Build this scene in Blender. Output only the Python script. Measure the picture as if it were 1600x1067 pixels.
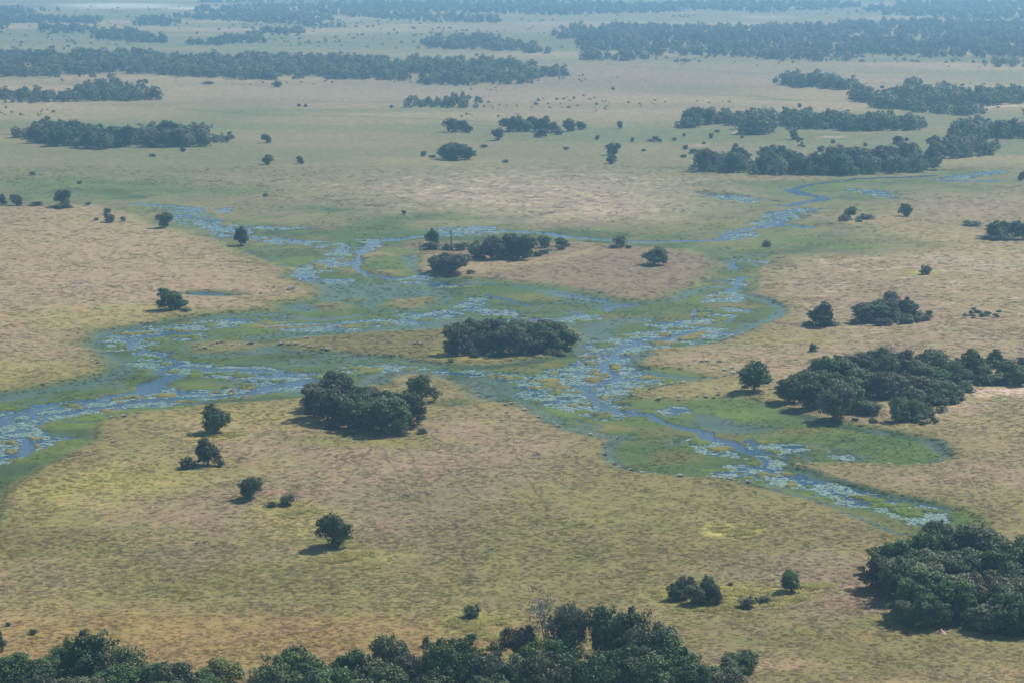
import bpy, math, random
import numpy as np
for o in list(bpy.data.objects): bpy.data.objects.remove(o)
S = bpy.context.scene
C = S.collection
R = math.radians
# ------------------------------------------------------------------ camera, sky, sun, exposure
CAM_H, FOC, CX, CY, HORIZON = 150.0, 3700.0, 800.0, 533.5, -80.0
PITCH = math.atan((CY - HORIZON) / FOC)
cam = bpy.data.cameras.new('camera'); cam.sensor_width = 36; cam.lens = 36 * FOC / 1600
cam.clip_start = 1; cam.clip_end = 90000
camo = bpy.data.objects.new('camera', cam); C.objects.link(camo)
camo.location = (0, 0, CAM_H); camo.rotation_euler = (math.pi / 2 - PITCH, 0, 0)
S.camera = camo
SUN_EL, SUN_AZ = R(47), R(46)            # azimuth measured from the viewing direction (+Y) towards +X
w = bpy.data.worlds.new('World'); S.world = w; w.use_nodes = True
nt = w.node_tree; bg = nt.nodes['Background']
sky = nt.nodes.new('ShaderNodeTexSky'); sky.sky_type = 'NISHITA'; sky.sun_disc = False
sky.sun_elevation = SUN_EL; sky.sun_rotation = SUN_AZ; sky.altitude = 900
sky.air_density = 1.0; sky.dust_density = 0.6; sky.ozone_density = 1.5
nt.links.new(sky.outputs[0], bg.inputs[0]); bg.inputs[1].default_value = 0.105
sl = bpy.data.lights.new('sun', 'SUN'); sl.energy = 4.8; sl.angle = R(0.53); sl.color = (1.0, 0.955, 0.88)
so = bpy.data.objects.new('sun', sl); C.objects.link(so)
so.rotation_euler = (math.pi / 2 - SUN_EL, 0, math.pi - SUN_AZ); so.location = (300, 300, 400)
S.view_settings.view_transform = 'Standard'; S.view_settings.look = 'None'
S.view_settings.exposure = 0.35; S.view_settings.gamma = 1.0
S.render.engine = 'CYCLES'
cy = S.cycles; cy.use_denoising = True; cy.sample_clamp_direct = 3.0; cy.sample_clamp_indirect = 2.0
cy.max_bounces = 5; cy.diffuse_bounces = 2; cy.glossy_bounces = 2; cy.transmission_bounces = 2; cy.volume_bounces = 1
cy.transparent_max_bounces = 4; cy.caustics_reflective = False; cy.caustics_refractive = False

# ------------------------------------------------------------------ from a picture point to a ground point
SP, CP = math.sin(PITCH), math.cos(PITCH)
def tpar(py):
    v = CY - np.asarray(py, float)
    return CAM_H / (FOC * SP - v * CP)
def ground(px, py):
    t = tpar(py); return (np.asarray(px, float) - CX) * t, (FOC * CP + (CY - np.asarray(py, float)) * SP) * t
def mpp(py):                                   # metres per pixel of something upright that stands at picture row py
    t = float(tpar(py)); X, Y = ground(CX, py)
    return math.hypot(Y, CAM_H) / FOC * 1.0
def pix_of(X, Y):
    # inverse of ground()
    X = np.asarray(X, float); Y = np.asarray(Y, float)
    zc = Y * CP + CAM_H * SP; yc = Y * SP - CAM_H * CP
    return CX + FOC * X / zc, CY - FOC * yc / zc

# ------------------------------------------------------------------ noise
def vn(x, y, seed):
    ix = np.floor(x).astype(np.int64); iy = np.floor(y).astype(np.int64)
    fx = x - ix; fy = y - iy
    fx = fx * fx * (3 - 2 * fx); fy = fy * fy * (3 - 2 * fy)
    def h(a, b):
        k = (a * 374761393 + b * 668265263 + seed * 1013904223) & 0xffffffff
        k = ((k ^ (k >> 13)) * 1274126177) & 0xffffffff
        k = ((k ^ (k >> 15)) * 2246822519) & 0xffffffff
        return ((k ^ (k >> 16)) & 0xffff) / 65535.0
    a = h(ix, iy); b = h(ix + 1, iy); c = h(ix, iy + 1); d = h(ix + 1, iy + 1)
    return (a + (b - a) * fx) * (1 - fy) + (c + (d - c) * fx) * fy
def fbm(x, y, scale, octv=4, seed=1):
    s = 0; a = 1; tot = 0; f = 1.0 / scale
    for i in range(octv):
        s = s + a * vn(x * f + 17.3 * i, y * f - 9.1 * i, seed + i * 7); tot += a; a *= 0.55; f *= 2.03
    return s / tot
def sst(e0, e1, x):
    t = np.clip((x - e0) / (e1 - e0), 0, 1); return t * t * (3 - 2 * t)
def L(*c):                                     # sRGB 0..255 to linear
    return np.array([((v / 255 + 0.055) / 1.055) ** 2.4 if v > 10 else v / 255 / 12.92 for v in c])

# ------------------------------------------------------------------ material helpers
def mat(name):
    m = bpy.data.materials.new(name); m.use_nodes = True
    return m, m.node_tree.nodes, m.node_tree.links, m.node_tree.nodes['Principled BSDF']
def noise_node(N, Lk, scale, detail=4, rough=0.6, coord=None):
    n = N.new('ShaderNodeTexNoise'); n.inputs['Scale'].default_value = scale; n.inputs['Detail'].default_value = detail
    n.inputs['Roughness'].default_value = rough
    if coord is not None: Lk.new(coord, n.inputs['Vector'])
    return n
def mathn(N, Lk, op, a, b=None):
    n = N.new('ShaderNodeMath'); n.operation = op
    for i, v in enumerate((a, b)):
        if v is None: continue
        if isinstance(v, (int, float)): n.inputs[i].default_value = v
        else: Lk.new(v, n.inputs[i])
    return n.outputs[0]
def maprange(N, Lk, v, a, b, c, d):
    n = N.new('ShaderNodeMapRange'); Lk.new(v, n.inputs[0])
    for i, q in enumerate((a, b, c, d)): n.inputs[1 + i].default_value = q
    return n.outputs[0]
def scale_col(N, Lk, col, f):
    n = N.new('ShaderNodeVectorMath'); n.operation = 'SCALE'; Lk.new(col, n.inputs[0]); Lk.new(f, n.inputs['Scale']); return n.outputs[0]

# ================================================================== THE GROUND SHEET
cols = np.concatenate([np.arange(-900, -131, 6.5), np.arange(-130, 1731, 1.9), np.arange(1735, 2500, 6.5)])
rows_px = np.concatenate([np.arange(1125, -4, -1.4), np.arange(-5, -64, -2.5)])
tr = tpar(rows_px); Yr = ground(CX, rows_px)[1]
near_Y = np.array([-5000, -1500, -400, 0, 150, 280, 370, 420.0])
Yall = np.concatenate([near_Y, Yr]); tall = np.concatenate([np.full(len(near_Y), tr[0]), tr])
pyall = np.concatenate([np.linspace(1500, 1150, len(near_Y)), rows_px])
xin = (cols[None, :] - CX) * tall[:, None]
outs = np.array([60, 300, 1500, 6000, 20000.0])
GX = np.concatenate([xin[:, :1] - outs[::-1][None, :], xin, xin[:, -1:] + outs[None, :]], 1)
GY = np.repeat(Yall[:, None], GX.shape[1], 1)
PX = CX + GX / tall[:, None]; PY = np.repeat(pyall[:, None], GX.shape[1], 1)
SX = np.repeat(tall[:, None], GX.shape[1], 1)
SYr = np.abs(np.gradient(Yall, pyall)); SY = np.repeat(SYr[:, None], GX.shape[1], 1)
NR, NC = GX.shape
# wavy displacement of every outline, in metres on the ground
wx = (fbm(GX, GY, 14, 3, 3) - .5) * 5 + (fbm(GX, GY, 4, 2, 4) - .5) * 2
wy = (fbm(GX, GY, 14, 3, 5) - .5) * 5 + (fbm(GX, GY, 4, 2, 6) - .5) * 2
PXg, PYg = PX + wx * .55 / SX, PY + wy * .55 / SY          # gentle: banks
PXr, PYr = PX + wx * 1.5 / SX, PY + wy * 1.5 / SY          # ragged: floating mats
def window(pts, mx, my):
    p = np.asarray(pts, float)
    c0 = np.searchsorted(PX[NR // 2], p[:, 0].min() - mx); c1 = np.searchsorted(PX[NR // 2], p[:, 0].max() + mx)
    rr = np.where((pyall > p[:, 1].min() - my) & (pyall < p[:, 1].max() + my))[0]
    if len(rr) == 0: return None
    return slice(rr[0], rr[-1] + 1), slice(max(c0, 0), max(c1, 1))
def seg_dist(pts, X, Y, sx, sy, closed):
    d2 = np.full(X.shape, 1e12); n = len(pts)
    for i in range(n if closed else n - 1):
        a = pts[i]; b = pts[(i + 1) % n]
        ux, uy = (b[0] - a[0]) * sx, (b[1] - a[1]) * sy
        vx, vy = (X - a[0]) * sx, (Y - a[1]) * sy
        k = np.clip((vx * ux + vy * uy) / np.maximum(ux * ux + uy * uy, 1e-9), 0, 1)
        d2 = np.minimum(d2, (vx - k * ux) ** 2 + (vy - k * uy) ** 2)
    return np.sqrt(d2)
def poly_sd(pts, ragged=False, mx=60, my=40):
    """signed distance in metres, positive inside"""
    out = np.full(GX.shape, -999.0); s = window(pts, mx, my)
    if s is None: return out
    A, B = (PXr, PYr) if ragged else (PXg, PYg)
    X, Y, sx, sy = A[s], B[s], SX[s], SY[s]
    ins = np.zeros(X.shape, bool); n = len(pts)
    for i in range(n):
        (x1, y1), (x2, y2) = pts[i], pts[(i + 1) % n]
        if y1 == y2: continue
        c = (y1 > Y) != (y2 > Y)
        ins ^= c & (X < (x2 - x1) * (Y - y1) / (y2 - y1) + x1)
    d = seg_dist(pts, X, Y, sx, sy, True)
    out[s] = np.where(ins, d, -d); return out
def line_d(pts, ragged=False, mx=60, my=25):
    out = np.full(GX.shape, 999.0); s = window(pts, mx, my)
    if s is None: return out
    A, B = (PXr, PYr) if ragged else (PXg, PYg)
    out[s] = seg_dist(pts, A[s], B[s], SX[s], SY[s], False); return out
def blob(cx, cy, rx, ry, soft=.6):
    q = ((PXr - cx) / rx) ** 2 + ((PYr - cy) / ry) ** 2
    return sst(1 + soft, 1 - soft, np.sqrt(q))

n_big = fbm(GX, GY, 170, 4, 11); n_mid = fbm(GX, GY, 42, 4, 21); n_sml = fbm(GX, GY, 9, 3, 31); n_far = fbm(GX, GY, 520, 4, 41)
n_fine = fbm(GX, GY, 3.2, 3, 51)
def tint(col, k): return col * k
STRAW = np.array([.270, .212, .118]); PINK = np.array([.252, .192, .128]); GREYB = np.array([.175, .143, .100])
OLIVE = np.array([.175, .160, .062]); YELLOW = np.array([.300, .275, .085]); OCHRE = np.array([.250, .175, .075])
MARSH = np.array([.062, .106, .033]); LUSH = np.array([.102, .146, .032]); DARKG = np.array([.036, .062, .028])
SAND = np.array([.52, .41, .31]); PALE = np.array([.33, .275, .20]); DULLG = np.array([.125, .140, .062])
cover = np.empty(GX.shape + (3,))
cover[:] = STRAW
def lay(colr, wgt):
    global cover
    cover += (np.asarray(colr) - cover) * np.clip(wgt, 0, 1)[..., None]
lay(OLIVE, sst(.36, .70, n_big) * .55)
lay(PINK, sst(.42, .72, n_mid) * .35)
lay(GREYB, sst(.55, .75, fbm(GX, GY, 60, 4, 61)) * .25)
# far plains: dull green and straw in long streaks
farw = sst(345, 270, PY)
lay(DULLG, farw * sst(.40, .62, fbm(GX * .35, GY, 150, 4, 71)) * .85)
lay(STRAW * .95, sst(230, 170, PY) * sst(.35, .6, n_far) * .8)
lay(DULLG * .9, sst(200, 100, PY) * sst(.50, .66, fbm(GX * .4, GY, 330, 4, 72)) * .8)
lay(DULLG * .92, sst(330, 250, PY) * sst(.36, .58, fbm(GX * .5, GY, 210, 3, 73)) * .6)
# large patches of the plains: centre, radii, colour, strength
for cx, cy_, rx, ry, cl, k in [
    (620, 920, 760, 130, OLIVE * 1.02, .6), (960, 740, 420, 60, OLIVE * 1.05, .55), (210, 430, 330, 110, PINK * 1.10, .85), (120, 400, 200, 40, STRAW * 1.1, .5), (200, 500, 200, 22, YELLOW * .9, .55), (60, 590, 130, 26, YELLOW * .85, .5), (250, 345, 120, 10, YELLOW * .85, .5),
    (830, 310, 260, 36, PALE * .92, .75), (560, 275, 160, 16, DULLG, .5), (460, 338, 75, 7, PINK * 1.1, .8), (300, 240, 330, 26, DULLG, .6), (130, 290, 240, 22, DULLG, .8),
    (1000, 330, 130, 14, PALE, .6), (900, 265, 250, 12, DULLG, .55), (1150, 300, 100, 8, PINK, .5),
    (1330, 470, 260, 60, PINK * .92, .8), (1500, 560, 240, 46, PINK * 1.0, .75), (1540, 330, 160, 26, PINK * .9, .6), (1560, 470, 130, 30, STRAW, .5), (1540, 410, 120, 16, PALE, .55),
    (1440, 425, 60, 8, OLIVE, .5), (1100, 610, 110, 26, YELLOW * .8, .5), (1240, 530, 110, 14, YELLOW * .75, .5),
    (1540, 700, 120, 45, STRAW * .95, .8), (1440, 750, 200, 26, PINK * .95, .8), (1560, 790, 130, 28, OLIVE, .7), (1500, 820, 90, 22, OLIVE * 1.05, .6),
    (640, 750, 230, 100, PINK * .93, .9), (640, 800, 130, 40, GREYB, .6), (760, 700, 200, 30, PINK * .95, .6),
    (700, 625, 120, 36, OLIVE * 1.05, .8), (710, 632, 30, 7, DARKG * 1.2, .7), (400, 650, 200, 22, YELLOW * .8, .65), (230, 690, 110, 30, OLIVE * 1.1, .6), (580, 690, 110, 14, YELLOW * .75, .6),
    (150, 770, 140, 38, YELLOW * .98, 1.0), (300, 745, 150, 30, YELLOW * .75, .45), (60, 850, 190, 32, OLIVE * .95, .95), (140, 820, 110, 8, YELLOW * .9, .6), (330, 800, 220, 34, PINK * .88, .75), (310, 870, 110, 14, GREYB * 1.1, .8),
    (470, 815, 70, 26, YELLOW * .95, .7), (560, 880, 80, 18, YELLOW * .85, .7), (520, 850, 50, 10, LUSH, .6),
    (1020, 830, 330, 90, OLIVE, .95), (1000, 800, 200, 30, OLIVE * 1.1, .5), (1060, 870, 90, 30, OCHRE * .75, .4), (1220, 900, 150, 26, GREYB * 1.1, .55), (1300, 900, 80, 40, PINK * .9, .5),
    (330, 930, 300, 60, OLIVE * 1.02, .85), (60, 930, 130, 50, STRAW * .9, .6), (100, 960, 120, 30, YELLOW * .8, .35), (300, 1010, 420, 45, OCHRE * 1.02, .9), (700, 1000, 260, 30, OCHRE * .95, .7), (860, 900, 260, 45, OLIVE * .9, .5),
    (1150, 935, 120, 18, YELLOW * .95, .85), (1350, 955, 130, 26, PINK * .85, .6), (1300, 1020, 300, 44, OLIVE * .92, .8), (1160, 1040, 90, 20, PINK, .6), (1380, 975, 40, 8, LUSH * 1.1, .5), (1210, 1045, 70, 14, STRAW, .5),
    (745, 975, 60, 18, YELLOW * .85, .85), (1144, 832, 42, 9, YELLOW * 1.3, 1.5), (1447, 429, 26, 4, YELLOW * 1.05, .9),
    (1566, 615, 62, 8, SAND * .95, 1.2), (1505, 634, 40, 5, SAND * .9, 1.0), (1450, 650, 20, 4, SAND * .85, .9), (1500, 640, 60, 10, PINK * 1.15, .6), (1470, 618, 50, 16, OLIVE, .5),
    (570, 601, 12, 3, np.array([.42, .25, .16]), .9), (1470, 985, 90, 8, OLIVE, .6), (1370, 660, 60, 7, PINK * 1.05, .8),
    (335, 683, 60, 9, YELLOW * .9, .6), (318, 733, 50, 8, OLIVE, .8), (440, 795, 55, 12, YELLOW * .8, .7), (268, 488, 55, 6, YELLOW, .6), (1022, 415, 40, 4, YELLOW * .9, .6), (570, 690, 120, 12, OLIVE * 1.05, .8),
    (260, 95, 22, 2.2, SAND * .8, .9), (622, 104, 14, 3, SAND * .85, .9), (1190, 50, 60, 4, SAND * .8, .8), (833, 83, 9, 2, SAND, .9), (1150, 209, 7, 1.6, SAND, .9), (1391, 205, 7, 1.5, SAND * .9, .8), (1560, 166, 42, 2.6, SAND * .85, .9), (1196, 234, 16, 1.5, SAND * .9, .8),
    (1402, 244, 16, 2, SAND * .8, .8), (1300, 216, 22, 1.2, SAND * .8, .7), (1095, 229, 14, 1.3, SAND * .8, .7), (1200, 28, 40, 3, STRAW * 1.2, .6), (520, 13, 120, 4, STRAW * 1.1, .7),
    (1000, 120, 400, 22, PINK * .85, .7), (600, 150, 330, 16, GREYB * 1.2, .7), (450, 195, 420, 14, DULLG, .5), (1250, 240, 260, 16, DULLG, .6), (1250, 190, 500, 12, DULLG, .45), (250, 85, 500, 16, DULLG, .5), (1000, 170, 260, 18, PINK * .95, .6), (80, 180, 200, 10, STRAW, .6), (540, 220, 180, 14, STRAW * .85, .5)]:
    lay(cl, blob(cx, cy_, rx, ry) * np.clip(k * (.85 + .4 * (n_mid - .3)), 0, 1))
# pale bleached clumps and darker hollows in long strips
st = fbm(GX, GY, 7.5, 4, 141)
lay(PALE * 1.25, sst(.58, .70, st) * blob(830, 312, 270, 40) * .8)
lay(GREYB * .8, sst(.60, .72, fbm(GX, GY, 9, 4, 142)) * blob(830, 312, 300, 50) * .6)
lay(PALE * 1.15, sst(.60, .72, st) * np.maximum(blob(1420, 450, 300, 90), blob(1540, 405, 140, 40)) * .6)
for v_, sc_, sd_ in ((np.array([.05, -.02, .06]), 5.5, 151), (np.array([-.05, .01, -.12]), 6.5, 152), (np.array([.20, .19, .17]), 2.6, 154), (np.array([-.03, .01, -.03]), 19, 155)):
    cover *= 1 + ((fbm(GX, GY, sc_, 3, sd_) - .5) * 2.6)[..., None] * v_
lay(PALE * 1.0, sst(.60, .74, st) * .1)
lay(GREYB * .8, sst(.60, .76, fbm(GX, GY, 12, 4, 143)) * .08)
# faint trails of animals, darker thin grass
for p in [[(628, 690), (645, 720), (658, 750)], [(690, 725), (700, 740), (732, 773), (770, 803)], [(577, 705), (554, 739), (540, 760)], [(709, 820), (722, 850), (726, 885), (740, 915), (757, 940), (760, 965)],
          [(600, 705), (605, 722), (622, 742)], [(1522, 749), (1530, 770), (1546, 792), (1560, 815), (1575, 832)], [(1510, 770), (1540, 800), (1556, 822)], [(570, 770), (578, 800), (590, 830)], [(315, 742), (340, 760), (372, 785)], [(455, 800), (480, 830), (505, 850)], [(660, 750), (672, 790), (668, 830), (690, 870)], [(560, 700), (520, 730), (470, 742), (420, 745)], [(800, 700), (815, 740), (850, 790), (860, 830)], [(1400, 740), (1440, 765), (1500, 780)], [(1330, 560), (1400, 545), (1480, 530)], [(90, 830), (200, 850), (300, 848), (420, 870)], [(1200, 850), (1290, 870), (1350, 890)]]:
    lay(GREYB * .6, sst(.65, .15, line_d(p)) * .5)
for p, wd, k in [([(0, 163), (60, 160), (140, 161)], 9, .5), ([(280, 172), (400, 180), (560, 184), (690, 188), (760, 192)], 8, .55), ([(480, 160), (600, 162), (800, 150)], 9, .35), ([(950, 103), (1100, 112), (1300, 125)], 10, .4),
              ([(1010, 145), (1180, 152), (1240, 159)], 7, .45), ([(230, 290), (300, 284), (260, 276)], 3, .5), ([(1170, 158), (1258, 157)], 9, .7), ([(0, 212), (30, 212)], 8, .8)]:
    lay(DARKG * 1.3, sst(wd, wd * .3, line_d(p)) * k)

Z = .75 + (n_mid - .5) * .5 + (n_sml - .5) * .12 + (n_far - .5) * .5
Z = np.maximum(Z, .35)
# ---- the marsh
MARSH_P = [(-950, 262), (200, 285), (400, 298), (620, 325), (700, 338), (900, 348), (1060, 345), (1085, 305), (1200, 284), (1300, 272), (1480, 264), (2550, 258), (2550, 285), (1560, 290), (1440, 305), (1330, 320), (1296, 335), (1300, 356), (1380, 372), (1440, 388), (1330, 398),
    (1215, 402), (1181, 425), (1185, 446), (1171, 461), (1205, 469), (1229, 483), (1225, 493), (1175, 518), (1117, 538), (1070, 543), (1019, 547), (985, 560), (1002, 574), (1060, 579), (1107, 592), (1067, 600), (1019, 609), (986, 617), (1002, 625), (1070, 627), (1111, 622), (1161, 622),
    (1212, 633), (1249, 646), (1276, 658), (1347, 666), (1397, 676), (1448, 685), (1478, 702), (1489, 715), (1468, 725), (1431, 729), (1381, 727), (1313, 724), (1269, 725), (1249, 729), (1279, 744), (1330, 759), (1397, 776), (1482, 793), (1526, 810), (1549, 828), (1480, 850),
    (1384, 830), (1347, 811), (1303, 796), (1269, 779), (1222, 767), (1171, 756), (1111, 749), (1060, 746), (1002, 740), (969, 732), (948, 719), (945, 702), (962, 686), (918, 678), (871, 665), (851, 649), (817, 632), (790, 622), (766, 604), (732, 590), (699, 587), (665, 582),
    (614, 583), (591, 587), (577, 597), (560, 606), (469, 624), (405, 629), (337, 632), (270, 641), (189, 648), (150, 664), (155, 690), (111, 710), (67, 732), (20, 759), (2, 785), (-6, 830), (-30, 850), (-200, 880), (-950, 980)]
DRY_P = [
    [(-950, 345), (67, 323), (145, 322), (189, 332), (236, 351), (290, 365), (337, 378), (371, 395), (405, 408), (449, 419), (456, 435), (490, 446), (500, 462), (470, 470), (430, 474), (436, 481), (432, 486), (371, 489), (287, 496), (189, 513), (147, 523), (137, 537), (152, 553), (177, 567), (163, 584), (84, 601), (0, 614), (-950, 720)],
    [(645, 419), (660, 397), (641, 383), (660, 377), (719, 381), (834, 379), (888, 380), (952, 384), (1019, 387), (1070, 392), (1104, 402), (1119, 415), (1110, 430), (1090, 446), (1060, 455), (1043, 468), (1002, 473), (969, 469), (935, 459), (868, 449), (817, 442), (732, 435), (675, 432), (651, 427)],
    [(438, 541), (462, 530), (530, 524), (600, 520), (690, 515), (760, 505), (860, 505), (902, 520), (906, 533), (893, 549), (845, 560), (780, 568), (715, 571), (660, 566), (600, 556), (520, 551), (460, 549)],
    [(300, 543), (320, 535), (350, 532), (385, 534), (402, 541), (385, 549), (350, 552), (315, 550)],
    [(604, 478), (620, 471), (650, 466), (678, 465), (674, 474), (655, 482), (625, 484)],
    [(505, 478), (520, 474), (545, 480), (535, 486), (515, 485)], [(528, 468), (560, 466), (560, 472), (530, 473)],
    [(555, 400), (575, 394), (612, 398), (590, 403), (562, 407)], [(585, 424), (620, 424), (628, 431), (600, 432)], [(528, 423), (560, 421), (565, 427), (540, 429)],
    [(1300, 348), (1330, 340), (1400, 338), (1440, 342), (1400, 350), (1330, 353)]]
sd = poly_sd(MARSH_P, mx=140, my=60)
fe = np.where(PY < 400, 4 + 46 * sst(400, 335, PY), 4.0); fe = np.maximum(fe, 30 * sst(1185, 1230, PX) * sst(455, 420, PY))
marsh = sst(-1, 1, sd / fe + (n_mid - .5) * 1.2 * sst(420, 330, PY) * 2)
dry = np.zeros(GX.shape)
dry_sd = np.full(GX.shape, -999.0)
for p in DRY_P:
    q = poly_sd(p); dry_sd = np.maximum(dry_sd, q); dry = np.maximum(dry, sst(-7, 8, q + (n_sml - .5) * 8))
bank = np.maximum(-sd, np.where(dry_sd > -900, dry_sd, -999))
rim = np.where((bank > -1) & (bank < 22), 1 - np.clip(bank, 0, 22) / 22, 0) * sst(330, 420, PY)
lay(OLIVE * .95, rim * .75 * sst(.3, .6, n_mid + .15))
marsh = marsh * (1 - dry)
# island colours
for i, (cl, k) in enumerate([(PINK, 0), (PINK * .68 + OLIVE * .12, .9), (OLIVE * .80, .9), (OLIVE * .9, .8), (OLIVE * .95, .8), (OLIVE * .8, .8), (OLIVE * .8, .8), (STRAW * .9, .7), (STRAW * .9, .7), (STRAW * .85, .7), (STRAW, .4)]):
    if k: lay(cl, sst(-3, 6, poly_sd(DRY_P[i])) * k)
lay(STRAW * 1.1, sst(-2, 5, poly_sd([(650, 424), (675, 398), (750, 410), (850, 405), (930, 387), (950, 392), (860, 415), (740, 432), (690, 430)])) * .6)
lay(YELLOW * .9, sst(-2, 4, poly_sd([(650, 558), (690, 548), (720, 558), (800, 560), (880, 550), (898, 540), (890, 555), (800, 566), (720, 566)])) * .7)
mg = MARSH[None, None] * np.ones(GX.shape + (1,))
cm = MARSH + (LUSH - MARSH) * sst(.45, .7, n_mid)[..., None] * .8
cm = cm + (DARKG - cm) * sst(.52, .72, fbm(GX, GY, 25, 3, 81))[..., None] * .7
cm = cm + (OLIVE * .80 - cm) * sst(.56, .74, fbm(GX, GY, 33, 4, 91))[..., None] * .55
cover += (cm - cover) * (marsh * (.97 - .45 * sst(430, 330, PY) * sst(.35, .6, fbm(GX, GY, 38, 4, 131))))[..., None]
for cx, cy_, rx, ry, cl, k in [(1050, 715, 45, 10, OLIVE * .75, .7), (1150, 650, 60, 10, LUSH * 1.15, .7), (870, 648, 40, 12, LUSH * 1.2, .8), (930, 668, 60, 8, YELLOW * .6, .7), (850, 465, 60, 6, YELLOW * .6, .6), (1050, 560, 60, 16, OLIVE * .75, .7), (1090, 500, 60, 6, OLIVE * .9, .5), (1150, 480, 40, 5, OCHRE, .5),
                               (1400, 715, 70, 8, LUSH * .95, .6), (1330, 690, 120, 12, MARSH, .6), (140, 650, 60, 14, LUSH, .8), (40, 690, 60, 14, OLIVE * .8, .5), (1500, 800, 60, 12, LUSH, .6), (1300, 780, 60, 12, LUSH, .7), (1220, 430, 60, 12, OLIVE, .6), (1330, 655, 60, 5, LUSH, .4)]:
    lay(cl, blob(cx, cy_, rx, ry) * k * marsh)
Z = Z + (.16 + (n_sml - .5) * .12 - Z) * sst(.25, .85, marsh)
wet = np.zeros(GX.shape); lily = np.zeros(GX.shape); water = np.zeros(GX.shape)
# ---- sedge standing in shallow water: lines with half widths in metres, and patches
for p, hw in [([(180, 514), (150, 524), (141, 537), (155, 552), (180, 568), (190, 580), (160, 594), (90, 606), (0, 622), (-60, 630), (-500, 680), (-950, 730)], 9), ([(180, 516), (287, 500), (371, 493), (430, 492)], 7), ([(430, 492), (500, 500), (560, 494)], 5),
              ([(456, 432), (483, 441), (540, 446), (600, 446)], 7), ([(320, 556), (360, 555), (410, 548), (440, 545)], 8), ([(400, 528), (450, 524), (520, 520), (590, 515), (650, 512), (710, 504), (770, 501)], 8), ([(580, 600), (600, 588), (640, 581), (700, 585), (722, 589)], 9),
              ([(722, 589), (745, 597), (768, 610), (786, 620), (800, 626)], 13), ([(800, 626), (835, 642), (870, 662), (890, 672), (930, 681), (965, 687)], 7), ([(440, 548), (520, 553), (600, 558), (660, 567), (705, 573), (766, 574), (830, 566), (890, 553), (910, 535), (912, 520)], 5),
              ([(912, 535), (935, 515), (965, 503), (1000, 500)], 12), ([(600, 488), (650, 484), (690, 476), (697, 468), (680, 460), (640, 458)], 7), ([(1171, 462), (1205, 473), (1224, 486), (1212, 496), (1161, 517), (1127, 531), (1060, 540)], 5),
              ([(980, 570), (990, 562), (1010, 555)], 5), ([(985, 573), (1020, 584), (1060, 590), (1105, 593)], 4), ([(1347, 813), (1384, 830), (1410, 838)], 3), ([(962, 690), (949, 703), (953, 718), (972, 731), (1010, 739)], 3.5), ([(660, 438), (690, 440), (800, 446), (850, 456), (900, 462)], 7), ([(640, 400), (650, 420), (670, 433)], 5),
              ([(1230, 645), (1300, 664), (1400, 680), (1460, 694), (1480, 712), (1460, 724)], 4), ([(1240, 733), (1300, 752), (1390, 778), (1470, 796)], 4.5), ([(1000, 473), (1045, 470), (1075, 460), (1085, 455)], 6), ([(220, 319), (260, 322), (330, 345)], 10), ([(1171, 758), (1270, 782), (1345, 812)], 3.5)]:
    hw = hw * .8; d = line_d(p); wet = np.maximum(wet, sst(1.3, .35, d / (hw * (.35 + 1.3 * n_mid))) * (.45 + n_sml))
for p, k in [([(470, 440), (540, 444), (620, 448), (690, 455), (700, 470), (660, 462), (600, 470), (580, 485), (500, 470)], .9), ([(440, 478), (480, 474), (510, 482), (490, 487), (440, 487)], .95), ([(1090, 655), (1150, 660), (1210, 670), (1190, 677), (1120, 674), (1085, 668)], 1),
             ([(860, 450), (960, 470), (1000, 476), (960, 484), (900, 474), (840, 462)], 1.0), ([(620, 442), (700, 440), (690, 452), (640, 450)], .6), ([(1050, 684), (1078, 684), (1082, 697), (1050, 697)], .9), ([(970, 614), (985, 612), (985, 626), (965, 624)], .9), ([(320, 592), (420, 588), (430, 600), (340, 604)], .6),
             ([(390, 560), (440, 562), (540, 556), (600, 560), (600, 570), (500, 575), (400, 572)], .55)]:
    wet = np.maximum(wet, sst(-6, 5, poly_sd(p, True)) * k)
thread = sst(.030, .010, np.abs(fbm(GX, GY, 46, 4, 161) - .5)) * sst(.6, .95, marsh) * sst(370, 420, PY)
wet = np.maximum(wet * (.55 + .9 * n_mid), thread * .85)
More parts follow.
